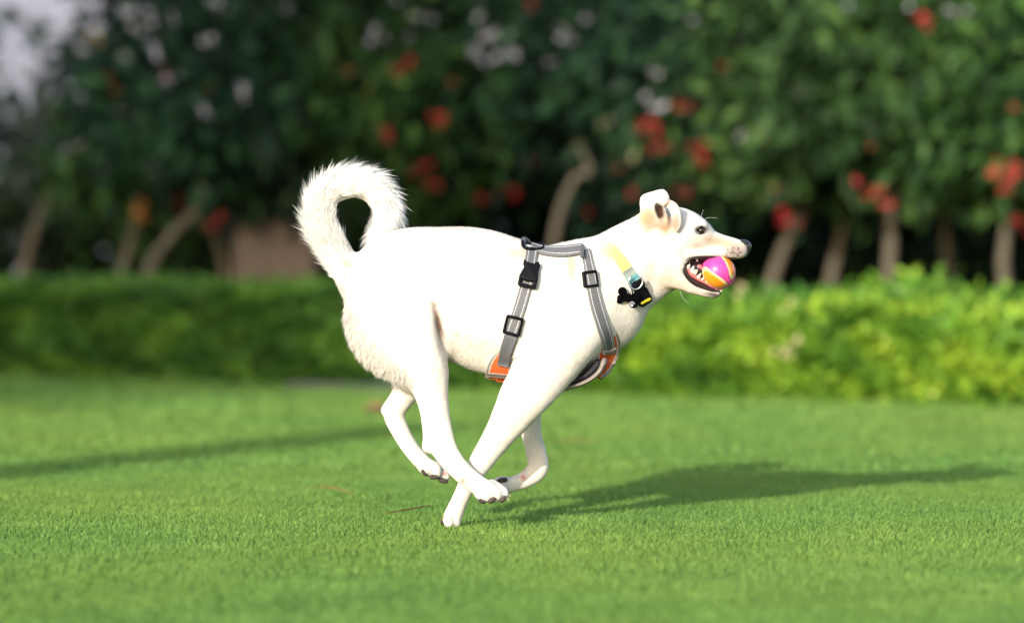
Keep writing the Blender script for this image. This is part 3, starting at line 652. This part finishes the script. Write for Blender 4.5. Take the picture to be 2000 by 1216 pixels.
    a = R - N * .001; b = a + D0_ * Lg[:, None] * .5; cc = b + D1 * Lg[:, None] * .5
    V = np.stack([a - S * wd, a + S * wd, b + S * wd * .75, b - S * wd * .75, cc], 1).reshape(-1, 3)
    bb = np.arange(n)[:, None] * 5; col = np.repeat(body_col(R) * RNG.uniform(.9, 1.06, (n, 1)), 5, 0)
    col = np.clip(np.where(np.repeat(tm, 5)[:, None], np.array([.80, .785, .76]), col), 0, .9)
    o = build('fur', V, [bb + [0, 1, 2, 3], bb + [3, 2, 4]], M_fur, dog, col=col); print('strands', n)
fur()

# ------------------------------------------------------------ head parts
M_blk = plain('black leather nose', (.018, .015, .016), .35, .5, .3, 200, .001)
M_lip = plain('dark lip skin', (.022, .012, .012), .32, .5, .3, 90)
M_gum = plain('wet pink gum', (.50, .13, .13), .25, .5, .2, 120)
M_tng = plain('tongue', (.42, .12, .13), .35, .5, .25, 90)
M_tooth = plain('ivory tooth', (.55, .48, .36), .3, .5, .08, 90)
M_pad = plain('dark paw pad', (.045, .032, .028), .7, .3, .3, 200, .001)
t = NT('dark brown eye'); t.base((.012, .006, .004), .05, .8); M_eye = t.m
M_claw = plain('horn claw', (.35, .26, .2), .4, .4)
B = lambda name, ch, m, par=dog, **k: build(name, *blob(ch, **k), m, par)
B('nose', [[(1443, 475, 0, 6, .012), (1453, 477.5, 0, 10, .0145), (1459, 480, 0, 8.5, .0135), (1461, 484, 0, 6, .011)], [(1458, 487, 0, 7, .011), (1455, 497, 0, 5, .005)]], M_blk, carve=[[(1460, 478, -.0125, 2.2, .004), (1455, 480, -.0145, 1.5, .003)]], h=.0011)
def hit(px, py, side=-1):
    d = ray(px, py); r = (TBVH if TORSO_ONLY[0] else BVH).ray_cast(Vector(CAM), Vector(nrm(d)))
    return None if r[0] is None else (np.array(r[0]), np.array(r[1]))
for sgn in (-1, 1):
    eb = B('eye', [[(1369, 450, .0365 * sgn, 7.2, .0075)]], M_eye, h=.0009)
    B('eyelid', [[(1358, 452, .0405 * sgn, 1.6, .0016), (1364, 444.5, .0435 * sgn, 1.8, .0018), (1371, 442.5, .0425 * sgn, 1.8, .0018), (1377, 448, .036 * sgn, 1.7, .0018)], [(1358, 452, .0405 * sgn, 1.6, .0016), (1365, 457, .043 * sgn, 1.4, .0016), (1372, 456, .041 * sgn, 1.4, .0016), (1379, 452, .035 * sgn, 1.7, .0016)]], M_lip, eb, h=.0009)
B('mouth_lining', [[(1338, 522, 0, 18, .024), (1358, 528, 0, 22, .022), (1378, 540, 0, 20, .017)], [(1345, 505, 0, 8, .024), (1400, 503, 0, 5, .017)], [(1360, 552, 0, 8, .020), (1396, 566, 0, 6, .010)]], M_lip)
for sgn in (-1, 1):
    B('lower_lip', [[(1339, 512, .034 * sgn, 3.0, .004), (1336, 522, .036 * sgn, 4.2, .005), (1341, 537, .034 * sgn, 4.8, .005), (1353, 550, .029 * sgn, 5.2, .005), (1371, 560, .022 * sgn, 5.4, .005), (1390, 567, .015 * sgn, 5.2, .006), (1404, 572, .006 * sgn, 4.6, .006)]], M_lip, h=.0013)
    B('upper_lip', [[(1338, 515, .035 * sgn, 3.2, .004), (1346, 507, .035 * sgn, 3.2, .004), (1360, 502.5, .033 * sgn, 2.6, .004), (1385, 501, .028 * sgn, 2.2, .004), (1408, 502.5, .022 * sgn, 1.8, .003), (1430, 504, .016 * sgn, 1.6, .003), (1450, 501, .007 * sgn, 1.6, .003)]], M_lip, h=.0013)
    B('gum', [[(1343, 524, .029 * sgn, 4, .005), (1350, 534, .028 * sgn, 5, .005), (1362, 543, .024 * sgn, 4.4, .005), (1376, 551, .019 * sgn, 3.5, .005), (1396, 561, .012 * sgn, 3.5, .005)]], M_gum, h=.0013)
    def tooth(x, y, dx, dy, w, Y):
        B('tooth', [[(x, y, Y * sgn, w, .0032), (x + dx * .55, y + dy * .55, Y * sgn, w * .62, .0026), (x + dx, y + dy, Y * sgn, w * .18, .0012)]], M_tooth, h=.0009)
    for q in ((1344, 522, 3, -6, 4, .031), (1351, 530, 4, -10, 5.4, .030), (1357, 532, 5, -5, 5, .029), (1364, 541, 5, -7, 4, .027), (1371, 546, 4, -4, 3, .024), (1380, 551, 4, -4, 2.2, .021), (1400, 562, 10, -13, 4.4, .0125), (1407, 569, 5, -4, 2.4, .006), (1345, 507, 1, 6, 3, .029), (1360, 504, 2, 6, 3, .026)): tooth(*q)
B('tongue', [[(1358, 528, .0, 9, .020), (1366, 521, -.004, 7, .018), (1371, 528, -.004, 6, .015), (1372, 542, -.002, 6, .014), (1388, 556, 0, 4, .012)]], M_tng)
def pad(x, y, Y, a, bb, ang):
    dx, dy = math.cos(math.radians(ang)) * a * .45, math.sin(math.radians(ang)) * a * .45
    B('paw_pad', [[(x - dx, y - dy, Y, a * .55, bb), (x + dx, y + dy, Y, a * .5, bb * .8)]], M_pad, h=.0012)
for q in ((942, 978, -.124, 8, .006, 20), (961, 976, -.121, 9, .006, -35), (983, 974, -.106, 9, .006, -40),
          (829, 922, .046, 9, .007, 55), (848, 931, .047, 9, .007, 5), (866, 938, .058, 10, .007, 15), (864, 1020, -.046, 6, .009, 80),
          (968, 942, .050, 8, .006, -30), (982, 937, .052, 10, .006, -10), (880, 1029, -.044, 8, .014, 0)): pad(*q)
def claw(x, y, dx, dy, Y): B('claw', [[(x, y, Y, 2.2, .0022), (x + dx, y + dy, Y, .9, .001)]], M_claw, h=.0009)
for q in ((992, 965, 5, 3, -.094), (990, 972, 4, 4, -.106), (874, 934, 6, 3, .072), (872, 1026, -3, 5, -.06)): claw(*q)
M_whk = plain('white whisker', (.7, .7, .68), .4, .4)
def whisker(pts, Y0, Y1):
    n = len(pts); W = np.array([P(x, y, Y0 + (Y1 - Y0) * i / (n - 1)) for i, (x, y) in enumerate(pts)])
    build('whisker', *tube(W, np.linspace(.00022, .0001, n), 4, 4), M_whk, dog)
whisker([(1374, 432), (1383, 425), (1402, 426)], -.03, -.05); whisker([(1370, 430), (1370, 420), (1374, 410)], -.025, -.04)
whisker([(1328, 566), (1334, 582), (1347, 594)], -.02, -.03)

# ------------------------------------------------------------ the ball (held in the mouth: its own thing)
t = NT('ball rubber'); at = t.attr('col', 'Color'); t.base(at, .35, .5); t.b.inputs['Subsurface Weight'].default_value = .0; M_ball = t.m
def ball():
    bc = P(1403, 531, -.010); R = 33 * PX
    ns, nr = 120, 60; th = np.linspace(0, math.pi, nr + 1); ph = np.linspace(0, 2 * math.pi, ns, endpoint=False)
    V = np.array([[math.sin(a) * math.cos(b), math.cos(a), math.sin(a) * math.sin(b)] for a in th[1:-1] for b in ph]); V = np.vstack([V, [[0, 1, 0], [0, -1, 0]]])
    n_ = nr - 1; i, j = np.meshgrid(np.arange(n_ - 1), np.arange(ns), indexing='ij'); k = (j + 1) % ns
    Q = np.stack([i * ns + j, i * ns + k, (i + 1) * ns + k, (i + 1) * ns + j], -1).reshape(-1, 4)
    j = np.arange(ns); k = (j + 1) % ns; T = np.vstack([np.stack([k, j, np.full(ns, n_ * ns)], 1), np.stack([(n_ - 1) * ns + j, (n_ - 1) * ns + k, np.full(ns, n_ * ns + 1)], 1)])
    # two orange lobes with cream borders, like the panels of a tennis ball
    c1 = nrm(np.array([.78, -.40, .60])); c2 = nrm(np.array([-.40, -.72, -.52])); c3 = -c1; 
    def lobe(c0, ax): 
        u = V @ c0; ax = nrm(ax - c0 * (ax @ c0)); v = V @ ax; w = V @ np.cross(c0, ax); return np.where(u > 0, np.hypot(v / .82, w / .46), 9)
    d = np.minimum(np.minimum(lobe(c1, np.array([.6, -.5, -.6])), lobe(c2, np.array([.75, -.1, -.65]))), lobe(-c2, np.array([.75, -.1, -.65])))
    C = np.where((d < .86)[:, None], np.array([.75, .20, .010]), np.where((d < 1.08)[:, None], np.array([.70, .50, .24]), np.array([.58, .045, .25])))
    e = empty('ball', bc); tag(e, 'pink and orange rubber ball held in the open mouth of the dog', 'ball')
    build('shell', bc + V * R * (1 - .012 * ((d > .86) & (d < 1.08)))[:, None], [Q, T], M_ball, e, col=C)
    # rubber nubs on the pink area
    N = 520; g = np.arange(N) + .5; z = 1 - 2 * g / N; a = math.pi * (1 + 5 ** .5) * g; D = np.stack([np.sqrt(1 - z * z) * np.cos(a), z, np.sqrt(1 - z * z) * np.sin(a)], 1)
    idx = [int(np.argmax(V @ q)) for q in D]; keep = [q for q, i in zip(D, idx) if d[i] > 1.15]
    parts = [tube(np.array([bc + q * R * .98, bc + q * R * 1.02, bc + q * R * 1.045]), [.0016, .0015, .0008], 6, 1) for q in keep]
    vv, ff = merge(parts); o = build('nub', vv, ff, M_nub, e); o['kind'] = 'stuff'
M_nub = plain('pink rubber nubs', (.62, .06, .30), .35, .5)
ball()

# ------------------------------------------------------------ harness
def webmat(name, c0, c1, stitch=True):
    t = NT(name); u = t.new('ShaderNodeUVMap'); sp = t.new('ShaderNodeSeparateXYZ', i_0=u.outputs[0]); U, Vv = sp.outputs[0], sp.outputs[1]
    rib = t.math('SINE', t.math('MULTIPLY', U, 2 * math.pi / .0032)); rr = t.math('MULTIPLY_ADD', rib, .5, .5)
    c = t.mix(rr, c0, c1)
    if stitch:
        av = t.math('ABSOLUTE', Vv); ln = t.math('LESS_THAN', t.math('ABSOLUTE', t.math('SUBTRACT', av, .60)), .075)
        ds = t.math('GREATER_THAN', t.math('SINE', t.math('MULTIPLY', U, 2 * math.pi / .0050)), -.55); s = t.math('MULTIPLY', ln, ds); c = t.mix(s, c, (.44, .45, .47))
    t.base(c, .55, .4); t.bump(rr, .5, .0008); return t.m
M_web = webmat('grey ribbed webbing', (.055, .055, .06), (.13, .13, .137)); M_web2 = webmat('plain grey webbing', (.055, .055, .06), (.085, .085, .09), False)
M_plastic = plain('black plastic', (.0025, .0025, .004), .6, .12, .2, 150)
t = NT('orange padded panel'); u = t.new('ShaderNodeUVMap'); sp = t.new('ShaderNodeSeparateXYZ', i_0=u.outputs[0]); av = t.math('ABSOLUTE', sp.outputs[1])
cc_ = t.ramp(av, [(0, (.52, .10, .025)), (.72, (.48, .48, .46)), (.80, (.20, .175, .155)), (1, (.20, .175, .155))], 'CONSTANT'); t.base(cc_, .65, .3); t.bump(t.noise(600, 2), .4, .001); M_panel = t.m
M_bind = plain('beige grey binding', (.20, .175, .155), .8, .2, .1, 200); M_dkp = plain('black mesh lining', (.02, .02, .025), .8, .2)
def surf_pt(px, py, cpx, cpy):
    """surface point under a pixel; walks toward the fallback pixel if the ray misses the body"""
    for k in np.linspace(0, 1, 40):
        h = hit(px + (cpx - px) * k, py + (cpy - py) * k)
        if h is not None:
            if k == 0: return h
            return (P(px, py, h[0][1]), h[1])
    return None
def strip(name, path, hw, m, parent, off=.0045, lat=9, sub=6, wrap=(0, 0), th=.003, far=False):
    """flat band lying on the coat along a path of pixels; far=True gives the matching band on the other side of the body"""
    A = catmull(np.column_stack([path, np.broadcast_to(hw, len(path))]), sub); t = nrm(np.gradient(A[:, :2], axis=0)); n = np.column_stack([-t[:, 1], t[:, 0]])
    vs = np.linspace(-1, 1, lat); rows = []
    for i in range(len(A)):
        r = []
        for v in vs:
            q = A[i, :2] + n[i] * v * A[i, 2]; h = surf_pt(q[0], q[1], 1000 if q[1] < 500 else A[i, 0], 620)
            r.append(h[0] + (h[1] if h[1][1] < .3 else -h[1]) * 0)
        rows.append(r)
    G_ = np.array(rows)
    for _ in range(4):  # relax depth so that the band bridges small hollows
        Gy = G_[:, :, 1]; p = np.pad(Gy, 1, mode='edge'); G_[:, :, 1] = np.minimum(Gy, .25 * (p[2:, 1:-1] + p[:-2, 1:-1] + p[1:-1, 2:] + p[1:-1, :-2]))
    if far: G_ = G_ * [1, -1, 1]
    gu = np.gradient(G_, axis=0); gv = np.gradient(G_, axis=1); N = nrm(np.cross(gu, gv)); ref = np.array([0, 1. if far else -1., .15]); N = np.where((N @ ref)[..., None] < 0, -N, N)
    O = G_ + N * off; I = G_ + N * (off - th - .006); nu = len(A)
    ul = np.concatenate([[0], np.cumsum(np.linalg.norm(np.diff(G_[:, lat // 2], axis=0), axis=1))])
    Vt = np.concatenate([O.reshape(-1, 3), I.reshape(-1, 3)]); UV = np.concatenate([np.stack([np.repeat(ul, lat), np.tile(vs, nu)], 1)] * 2)
    i, j = np.meshgrid(np.arange(nu - 1), np.arange(lat - 1), indexing='ij'); q = np.stack([i * lat + j, (i + 1) * lat + j, (i + 1) * lat + j + 1, i * lat + j + 1], -1).reshape(-1, 4)
    M_ = nu * lat; F_ = [q, q[:, ::-1] + M_]
    i = np.arange(nu - 1)
    for jj in (0, lat - 1): F_.append(np.stack([i * lat + jj, (i + 1) * lat + jj, (i + 1) * lat + jj + M_, i * lat + jj + M_], 1))
    j = np.arange(lat - 1)
    for ii in (0, nu - 1): F_.append(np.stack([ii * lat + j, ii * lat + j + 1, ii * lat + j + 1 + M_, ii * lat + j + M_], 1))
    return (Vt, [np.concatenate(F_)], UV) if name is None else build(name, Vt, [np.concatenate(F_)], m, parent, uv=UV)
def plate(name, pts, m, parent, off, th=.004, holes=None, base=None, bulge=0):
    """moulded plate: outline in pixels, standing off the coat; oriented along the surface under it"""
    pts = np.array(pts, float); c0 = pts.mean(0) if base is None else np.array(base); h = surf_pt(c0[0], c0[1], 1000, 600)
    pr = []
    for dx, dy in ((-9, 0), (9, 0), (0, -9), (0, 9)):
        g = surf_pt(c0[0] + dx, c0[1] + dy, c0[0], c0[1]); pr.append(g[0])
    n = nrm(np.cross(pr[1] - pr[0], pr[3] - pr[2])); n = n if n[1] < 0 else -n
    ctr = h[0] + n * off
    def on(px, py):
        d = ray(px, py); k = ((ctr - CAM) @ n) / (d @ n); return CAM + d * k
    O = np.array([on(x, y) for x, y in pts])
    k = len(O)
    if holes is None:
        ins = ctr + (O - ctr) * .9 ; V = np.vstack([O - n * th, O, ins + n * .0012, [O.mean(0) + n * (.0014 + bulge)]]); F4 = []; F3 = []
        for i in range(k):
            j = (i + 1) % k; F4 += [[i, j, j + k, i + k], [i + k, j + k, j + 2 * k, i + 2 * k]]; F3.append([i + 2 * k, j + 2 * k, 3 * k])
        return build(name, V, [np.array(F4), np.array(F3)], m, parent, smooth=False)
    I_ = np.array([on(x, y) for x, y in holes]); V = np.vstack([O - n * th, O, I_, I_ - n * th, (O + I_) / 2 + n * .0018]); F4 = []
    for i in range(k):
        j = (i + 1) % k; F4 += [[i, j, j + k, i + k], [i + k, j + k, j + 4 * k, i + 4 * k], [i + 4 * k, j + 4 * k, j + 2 * k, i + 2 * k], [i + 2 * k, j + 2 * k, j + 3 * k, i + 3 * k]]
    return build(name, V, [np.array(F4)], m, parent, smooth=False)
def rrect(cx, cy, w, h, ang, r=3, n=4):
    a = math.radians(ang); out = []
    for sx, sy, a0 in ((1, 1, 0), (-1, 1, 90), (-1, -1, 180), (1, -1, 270)):
        for i in range(n):
            b = math.radians(a0 + 90 * i / (n - 1)); x = sx * (w - r) + r * math.cos(b); y = sy * (h - r) + r * math.sin(b)
            out.append((cx + x * math.cos(a) - y * math.sin(a), cy + x * math.sin(a) + y * math.cos(a)))
    return out
S1 = strip(None, STRAPS['girth'], [11.5] * 6, None, None); S1f = strip(None, STRAPS['girth'], [11.5] * 6, None, None, far=True)
S2 = strip(None, STRAPS['breast'], [9, 10, 11.5, 12.5, 12.5, 12, 12], None, None); S2f = strip(None, STRAPS['breast'], [11] * 7, None, None, far=True)
S3 = strip(None, STRAPS['back'], [5, 8, 10, 10], None, None, off=.007)
parts = [(s[0], s[1]) for s in (S1, S1f, S2, S2f, S3)]; Vh, Fh = merge(parts)
harness = build('harness', Vh, Fh, M_web, dog, uv=np.concatenate([s[2] for s in (S1, S1f, S2, S2f, S3)]))
harness['label'] = 'grey reflective webbing harness with orange padded panels'
# bands bent back through the buckles and sliders
strip('webbing_fold', [(1026, 566), (1022, 578)], [0.1, .1], M_web2, harness) if False else None
strip('lower_webbing', [(999, 654), (991, 680), (984, 712)], [12.5, 12.5, 12.5], M_web2, harness, off=.0095)
strip('lower_webbing', [(1186, 664), (1189, 682), (1190, 702)], [10, 11, 11], M_web2, harness, off=.0085) if False else None
TORSO_ONLY[0] = True
strip('belly_panel', [(988, 684), (980, 705), (975, 725), (972, 742)], [9, 21, 25, 24], M_panel, harness, off=.0060, lat=15)
strip('breast_panel', [(1176, 638), (1184, 655), (1187, 682), (1179, 712), (1164, 734)], [9, 21, 23, 18, 11], M_panel, harness, off=.0035, lat=15)
strip('belly_binding', [(953, 726), (975, 728), (997, 731)], [3.6, 3.6, 3.6], M_bind, harness, off=.0105, lat=5)
TORSO_ONLY[0] = False
strip('breast_binding', [(1175, 685), (1188, 684), (1201, 677)], [3.2, 3.2, 3.2], M_bind, harness, off=.0100, lat=5)
B('under_strap', [[(1180, 706, -.058, 6, .020), (1169, 726, -.050, 5.5, .024), (1145, 744, -.042, 5, .030), (1106, 757, -.032, 5, .032)]], M_bind, harness)
B('under_lining', [[(1168, 710, -.050, 8, .022), (1150, 728, -.044, 8, .024), (1128, 739, -.038, 7, .026), (1100, 749, -.030, 5, .030)]], M_dkp, harness)
plate('slider', rrect(1002, 636, 17.5, 19, 14, 4), M_plastic, harness, .0085, holes=rrect(1002, 636, 12.5, 13.5, 14, 2))
plate('slider', rrect(1153, 544, 15, 16, -7, 3), M_plastic, harness, .0095, holes=rrect(1154, 544, 10.5, 11.5, -7, 2))
plate('slider', rrect(1137, 489, 3.5, 11.5, 4, 2), M_web2, harness, .0115)
bk = [(1024, 505), (1029, 511), (1043, 514), (1052, 510), (1055, 518), (1052, 526), (1051, 540), (1046, 548), (1030, 546), (1016, 541), (1017, 532), (1024, 520), (1022, 512)]
plate('buckle', bk, M_plastic, harness, .012, base=(1034, 527), th=.008, bulge=.002)
plate('buckle_frame', rrect(1031, 548, 18.5, 13.5, 12, 5), M_plastic, harness, .0125, holes=rrect(1031, 548, 12, 6.5, 12, 2))
rg = [(1021, 475), (1022, 482), (1030, 487), (1045, 488), (1060, 486)]
W = np.array([surf_pt(x, y + 2, 1000, 600)[0] + [0, -.006, .004] for x, y in rg]); W2 = W[::-1] + [0, .028, .010]
ringp = np.vstack([W, W2, W[:1]]); build('ring', *tube(ringp, [.0035] * len(ringp), 8, 5), M_plastic, harness)
tabp = np.array([surf_pt(1022, 480, 1000, 600)[0] + [0, 0, .002], surf_pt(1024, 478, 1000, 600)[0] + [.0, .01, .012], surf_pt(1034, 480, 1000, 600)[0] + [0, .02, .008]])
build('strap_end', *tube(tabp, [.005, .006, .004], 6), M_web2, harness)
# ------------------------------------------------------------ collar
t = NT('patterned collar band'); u = t.new('ShaderNodeUVMap'); sp = t.new('ShaderNodeSeparateXYZ', i_0=u.outputs[0]); U, Vv = sp.outputs[0], sp.outputs[1]
uu = t.math('DIVIDE', U, .138)
cr = t.ramp(uu, [(0, (.42, .42, .40)), (.07, (.42, .38, .24)), (.2, (.46, .41, .15)), (.56, (.43, .38, .12)), (.585, (.16, .15, .16)), (.67, (.35, .35, .35)), (.69, (.15, .30, .26)), (.75, (.05, .22, .25)), (.79, (.2, .36, .36)), (.83, (.42, .40, .07))])
zz = t.math('GREATER_THAN', t.math('SINE', t.math('ADD', t.math('MULTIPLY', U, 2 * math.pi / .0042), t.math('MULTIPLY', t.math('PINGPONG', Vv, .35), 9.0))), .35)
inb = t.math('MULTIPLY', t.math('GREATER_THAN', uu, .575), t.math('LESS_THAN', uu, .68)); inb2 = t.math('MULTIPLY', t.math('LESS_THAN', uu, .57), t.math('MULTIPLY', t.math('GREATER_THAN', uu, .25), .45))
c = t.mix(t.math('MULTIPLY', zz, t.math('ADD', inb, inb2)), cr, (.12, .20, .14)); t.base(c, .6, .3); M_col = t.m
cs = strip(None, COLLAR, [6, 8.5, 10, 11, 12, 12, 12], None, None, off=.004); csf = strip(None, COLLAR, [8, 9, 10, 10.5, 11.5, 12, 12], None, None, off=.004, far=True)
cv, cf = merge([(cs[0], cs[1]), (csf[0], csf[1])]); collar = build('collar', cv, cf, M_col, dog, uv=np.concatenate([cs[2], csf[2]])); collar['label'] = 'yellow and teal patterned collar'
M_steel = plain('polished steel', (.45, .45, .46), .22, .5, .05, 50, 0, 1.0)
plate('buckle', [(1240, 553), (1254, 545), (1259, 552), (1258, 559), (1264, 562), (1274, 582), (1274, 588), (1256, 600), (1251, 598), (1246, 585), (1238, 571), (1236, 561)], M_plastic, collar, .011, base=(1254, 572), th=.009, bulge=.002)
M_tag = plain('matt black enamel', (.0015, .0015, .002), .9, .02, .1)
M_yel = plain('yellow plastic', (.50, .42, .03), .4, .5)
plate('buckle_bar', rrect(1262, 588, 10.5, 2.6, -27, 2), M_yel, collar, .0150, base=(1254, 572))
def on_pl(px, py, base, off):
    h = surf_pt(base[0], base[1], 1000, 600)[0]; y = h[1] - off; return P(px, py, y)
rp = [(1231, 555), (1240, 560), (1250, 556), (1255, 545), (1251, 535)]
rp = [(1233, 540), (1228, 549), (1232, 560), (1241, 565), (1251, 560), (1255, 549), (1250, 538)]
W = np.array([on_pl(x, y, (1243, 552), .020) for x, y in rp]); build('ring', *tube(W, [.0021] * 7, 8, 6), M_steel, collar)
W = np.array([on_pl(x, y, (1236, 565), .012) for x, y in ((1233, 563), (1229, 570), (1231, 577), (1237, 575), (1237, 567), (1233, 563))]); build('split_ring', *tube(W, [.0010] * 6, 6, 4), M_steel, collar)
def bone():
    # bone outline from circles and a bar, in pixels, along its own axis
    A, Bp = np.array([1213, 577.]), np.array([1240, 586.]); d = Bp - A; L = np.linalg.norm(d); d /= L; nn = np.array([-d[1], d[0]]); out = []
    ang = np.linspace(0, 2 * math.pi, 140, endpoint=False); ctr = (A + Bp) / 2
    cir = [(A + nn * 8 , 8.6), (A - nn * 8.5, 8.8), (Bp + nn * 8, 8.4), (Bp - nn * 8, 8.4)]
    for a in ang:
        v = np.array([math.cos(a), math.sin(a)]); best = 0
        for r in np.linspace(0, 40, 200):
            q = ctr + v * r; x, y = (q - ctr) @ d, (q - ctr) @ nn
            if any(np.linalg.norm(q - c0) < rr for c0, rr in cir) or (abs(x) < L / 2 and abs(y) < 8.4): best = r
        out.append(tuple(ctr + v * best))
    return out
Y_b = surf_pt(1226, 580, 1000, 600)[0][1] - .012
O = np.array([P(x, y, Y_b) for x, y in bone()]); k = len(O); ctr = O.mean(0); V = np.vstack([O + [0, .003, 0], O, ctr + (O - ctr) * .93 + [0, -.0006, 0], [ctr + [0, -.0006, 0]], [ctr + [0, .003, 0]]])
i = np.arange(k); j = (i + 1) % k
bt = build('bone_tag', V, [np.vstack([np.stack([i, j, j + k, i + k], 1), np.stack([i + k, j + k, j + 2 * k, i + 2 * k], 1)]), np.vstack([np.stack([i + 2 * k, j + 2 * k, i * 0 + 3 * k], 1), np.stack([j, i, i * 0 + 3 * k + 1], 1)])], M_plastic, collar, smooth=False); bt.data.materials[0] = M_tag
pp = []
for (x, y, r) in ((1234, 596, 2.6), (1230, 592.5, 1.2), (1232.5, 590, 1.25), (1236, 590, 1.25), (1238.5, 592.5, 1.2)):
    a = np.linspace(0, 2 * math.pi, 10, endpoint=False); V = np.array([P(x + r * math.cos(q), y + r * math.sin(q), Y_b - .0012) for q in a] + [P(x + r * math.cos(q), y + r * math.sin(q), Y_b + .001) for q in a] + [P(x, y, Y_b - .0012)])
    i = np.arange(10); j = (i + 1) % 10; pp.append((V, [np.stack([i, j, j + 10, i + 10], 1), np.stack([i, j, i * 0 + 20], 1)]))
build('paw_emblem', *merge(pp), M_wht, collar, smooth=False)

# ------------------------------------------------------------ litter on the lawn
M_ndl = plain('dry brown needle', (.22, .09, .04), .8, .2, .3, 80); M_dl = plain('dry leaf', (.17, .10, .055), .8, .2, .3, 60)
def twig(name, pix, r, label, m, cat):
    W = np.array([G(x, y) + [0, 0, .022] for x, y in pix]); e = build(name, *tube(W, [r * .5] + [r] * (len(pix) - 2) + [r * .6], 6), m); tag(e, label, cat, 'dry bits lying on the grass')
twig('dry_stalk', [(752, 1021), (790, 1014), (818, 1009), (842, 1005)], .0016, 'thin brown stalk on the grass just left of the foot on the ground', M_ndl, 'stalk')
twig('dry_stalk', [(604, 969), (640, 968), (668, 974), (690, 982)], .0013, 'curved thin dry stalk on the grass below the curled tail', M_ndl, 'stalk')
twig('dry_stalk', [(1075, 878), (1120, 874), (1165, 878)], .0018, 'faint dry stalk on the grass right of the far foreleg', M_ndl, 'stalk')
q = G(732, 814); V, Qd = leaves(np.array([q + [-.05, 0, .03], q + [-.03, .03, .03], q + [0, -.03, .028]]), np.array([[1, .2, .1], [1, -.3, .05], [.8, .5, .05]]), .075, .04)
o = build('dry_leaf', V, Qd, M_dl, smooth=False); tag(o, 'curled reddish brown dry leaf on the lawn near the hind hock', 'leaf')
